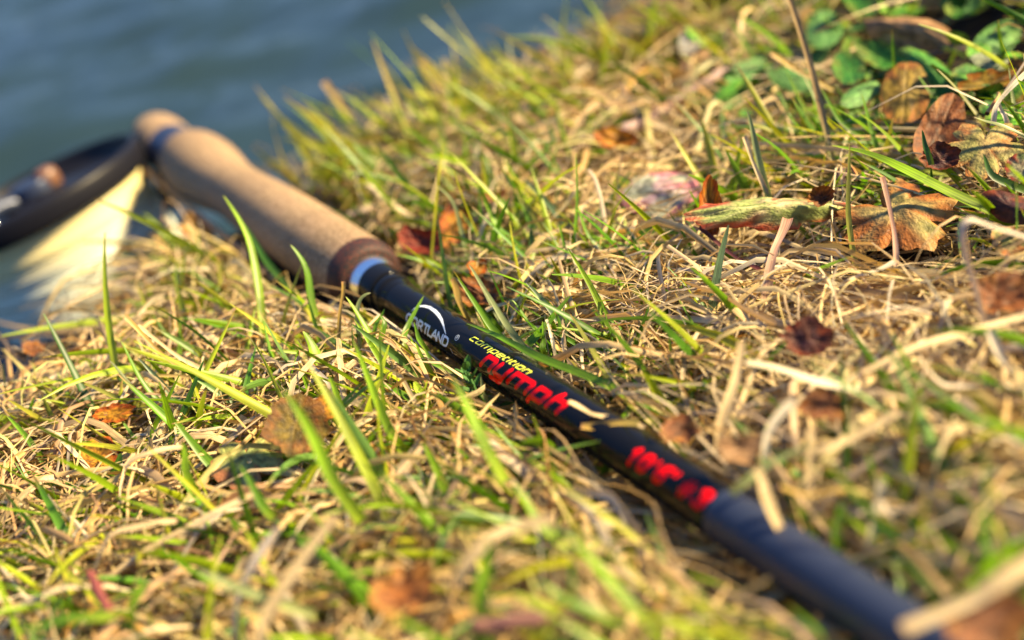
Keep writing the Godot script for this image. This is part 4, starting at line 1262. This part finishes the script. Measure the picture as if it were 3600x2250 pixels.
func build_twigs() -> void:
	var twig := func(called: String, label: String, way: Array, r0: float, r1: float, ca: Color, cb: Color) -> void:
		var pts := []
		var radii := []
		var from: Vector3 = way[0]
		var n := 6 * (way.size() - 1) + 1
		for i in n:
			var q := float(i) / (n - 1) * (way.size() - 1)
			var s := mini(int(q), way.size() - 2)
			pts.append(way[s].cubic_interpolate(way[s + 1], way[maxi(s - 1, 0)], way[mini(s + 2, way.size() - 1)], q - s) - from)
			radii.append(lerpf(r0, r1, float(i) / n) * (1.0 + 0.12 * sin(i * 2.1)))
		radii[0] *= 0.3
		radii[n - 1] *= 0.3
		var o := build(called, tube(pts, radii, ca, cb, 12, 0.5), M.wood)
		o.position = from
		tag(o, label, "twig")
	twig.call("twig", "thick purple brown twig lying slantwise near the top", [at_depth(2180, 470, 0.375), at_depth(2330, 385, 0.385), at_depth(2450, 310, 0.392), at_depth(2600, 225, 0.4)], 0.0021, 0.0016, Color(0.16, 0.1, 0.09), Color(0.32, 0.22, 0.2))
	twig.call("twig", "short dark purple stick behind the bronze lobed leaf", [at_depth(2930, 690, 0.31), at_depth(2960, 610, 0.315), at_depth(3010, 510, 0.322)], 0.0016, 0.0011, Color(0.05, 0.025, 0.035), Color(0.1, 0.05, 0.06))
	twig.call("twig", "rough dark brown piece of bark in the left grass", [at_depth(672, 1368, 0.298), at_depth(710, 1395, 0.296), at_depth(770, 1440, 0.29), at_depth(830, 1490, 0.286)], 0.0014, 0.0024, Color(0.07, 0.035, 0.03), Color(0.22, 0.11, 0.07))
	twig.call("twig", "thin dark red stem leaning at the left edge", [at_depth(90, 1340, 0.32), at_depth(150, 1560, 0.3), at_depth(220, 1810, 0.28)], 0.0005, 0.0007, Color(0.1, 0.03, 0.03), Color(0.16, 0.05, 0.05))
	twig.call("twig", "blurred dark red stem at the bottom left", [at_depth(315, 2010, 0.22), at_depth(350, 2090, 0.215), at_depth(400, 2180, 0.21)], 0.0009, 0.0009, Color(0.14, 0.03, 0.03), Color(0.2, 0.05, 0.04))
	twig.call("twig", "blurred dark brown stick at the bottom middle", [at_depth(1650, 2200, 0.185), at_depth(1850, 2185, 0.185), at_depth(2090, 2170, 0.185)], 0.0014, 0.001, Color(0.1, 0.04, 0.04), Color(0.18, 0.08, 0.06))


func build_sprigs() -> void:
	var k := 0
	for q in [["small lime sprig in the straw left of the red word", 1500, 1430, 0.27, Color(0.3, 0.42, 0.03)], ["small dark green sprig against the rod below the red word", 1655, 1345, 0.27, Color(0.05, 0.14, 0.03)], ["small yellow green sprig left of the white lettering", 1240, 1395, 0.286, Color(0.34, 0.42, 0.06)]]:
		var root := at_depth(q[1], q[2], q[3])
		var o := thing("plant_sprig", q[0], "plant", "small leafy sprigs beside the rod")
		o.position = root
		build("stem", tube([Vector3(0, -0.008, 0), Vector3(0.0005, -0.003, 0), Vector3(0, 0.003, 0)], [0.0005, 0.0005, 0.0003], q[4], q[4], 6), M.wood, o)
		for i in 9:
			var a := i * 2.4 + k
			var dir := Vector3(cos(a), 0.55 + 0.12 * i, sin(a)).normalized()
			var x := Vector3.UP.cross(dir).normalized()
			var sh := leaf_sheet(0.0042, 0.0019, 0, [q[4], shade(q[4], 0.8), shade(q[4], 1.15), shade(q[4], 1.25)], 0.15, 0.03, 0.2, i + k * 7)
			var l := build("leaflet", sh, M.leaf, o)
			l.transform = Transform3D(Basis(x, dir.cross(x), dir), Vector3(0, -0.004 + 0.0009 * i, 0))
		k += 1


func build_dew() -> void:
	var ball := SphereMesh.new()
	ball.radius = 0.0005
	ball.height = 0.001
	ball.radial_segments = 16
	ball.rings = 8
	ball.material = M.dew
	var mm := MultiMesh.new()
	mm.transform_format = MultiMesh.TRANSFORM_3D
	mm.mesh = ball
	mm.instance_count = 120
	var n := 0
	while n < 120:
		var p := on_bank(rng.randf_range(0.0, 3600.0), rng.randf_range(0.0, 2250.0), rng.randf_range(0.002, 0.008))
		if edge_distance(p.x, p.z) < 0.0 or absf(rod_gap(p).y) < 0.02:
			continue
		mm.set_instance_transform(n, Transform3D(Basis().scaled(Vector3.ONE * rng.randf_range(0.5, 1.3)), p))
		n += 1
	var o := MultiMeshInstance3D.new()
	o.name = "dew_drops"
	o.multimesh = mm
	add_child(o, true)
	tag(o, "tiny clear dew drops on the grass", "dew", "", "stuff")
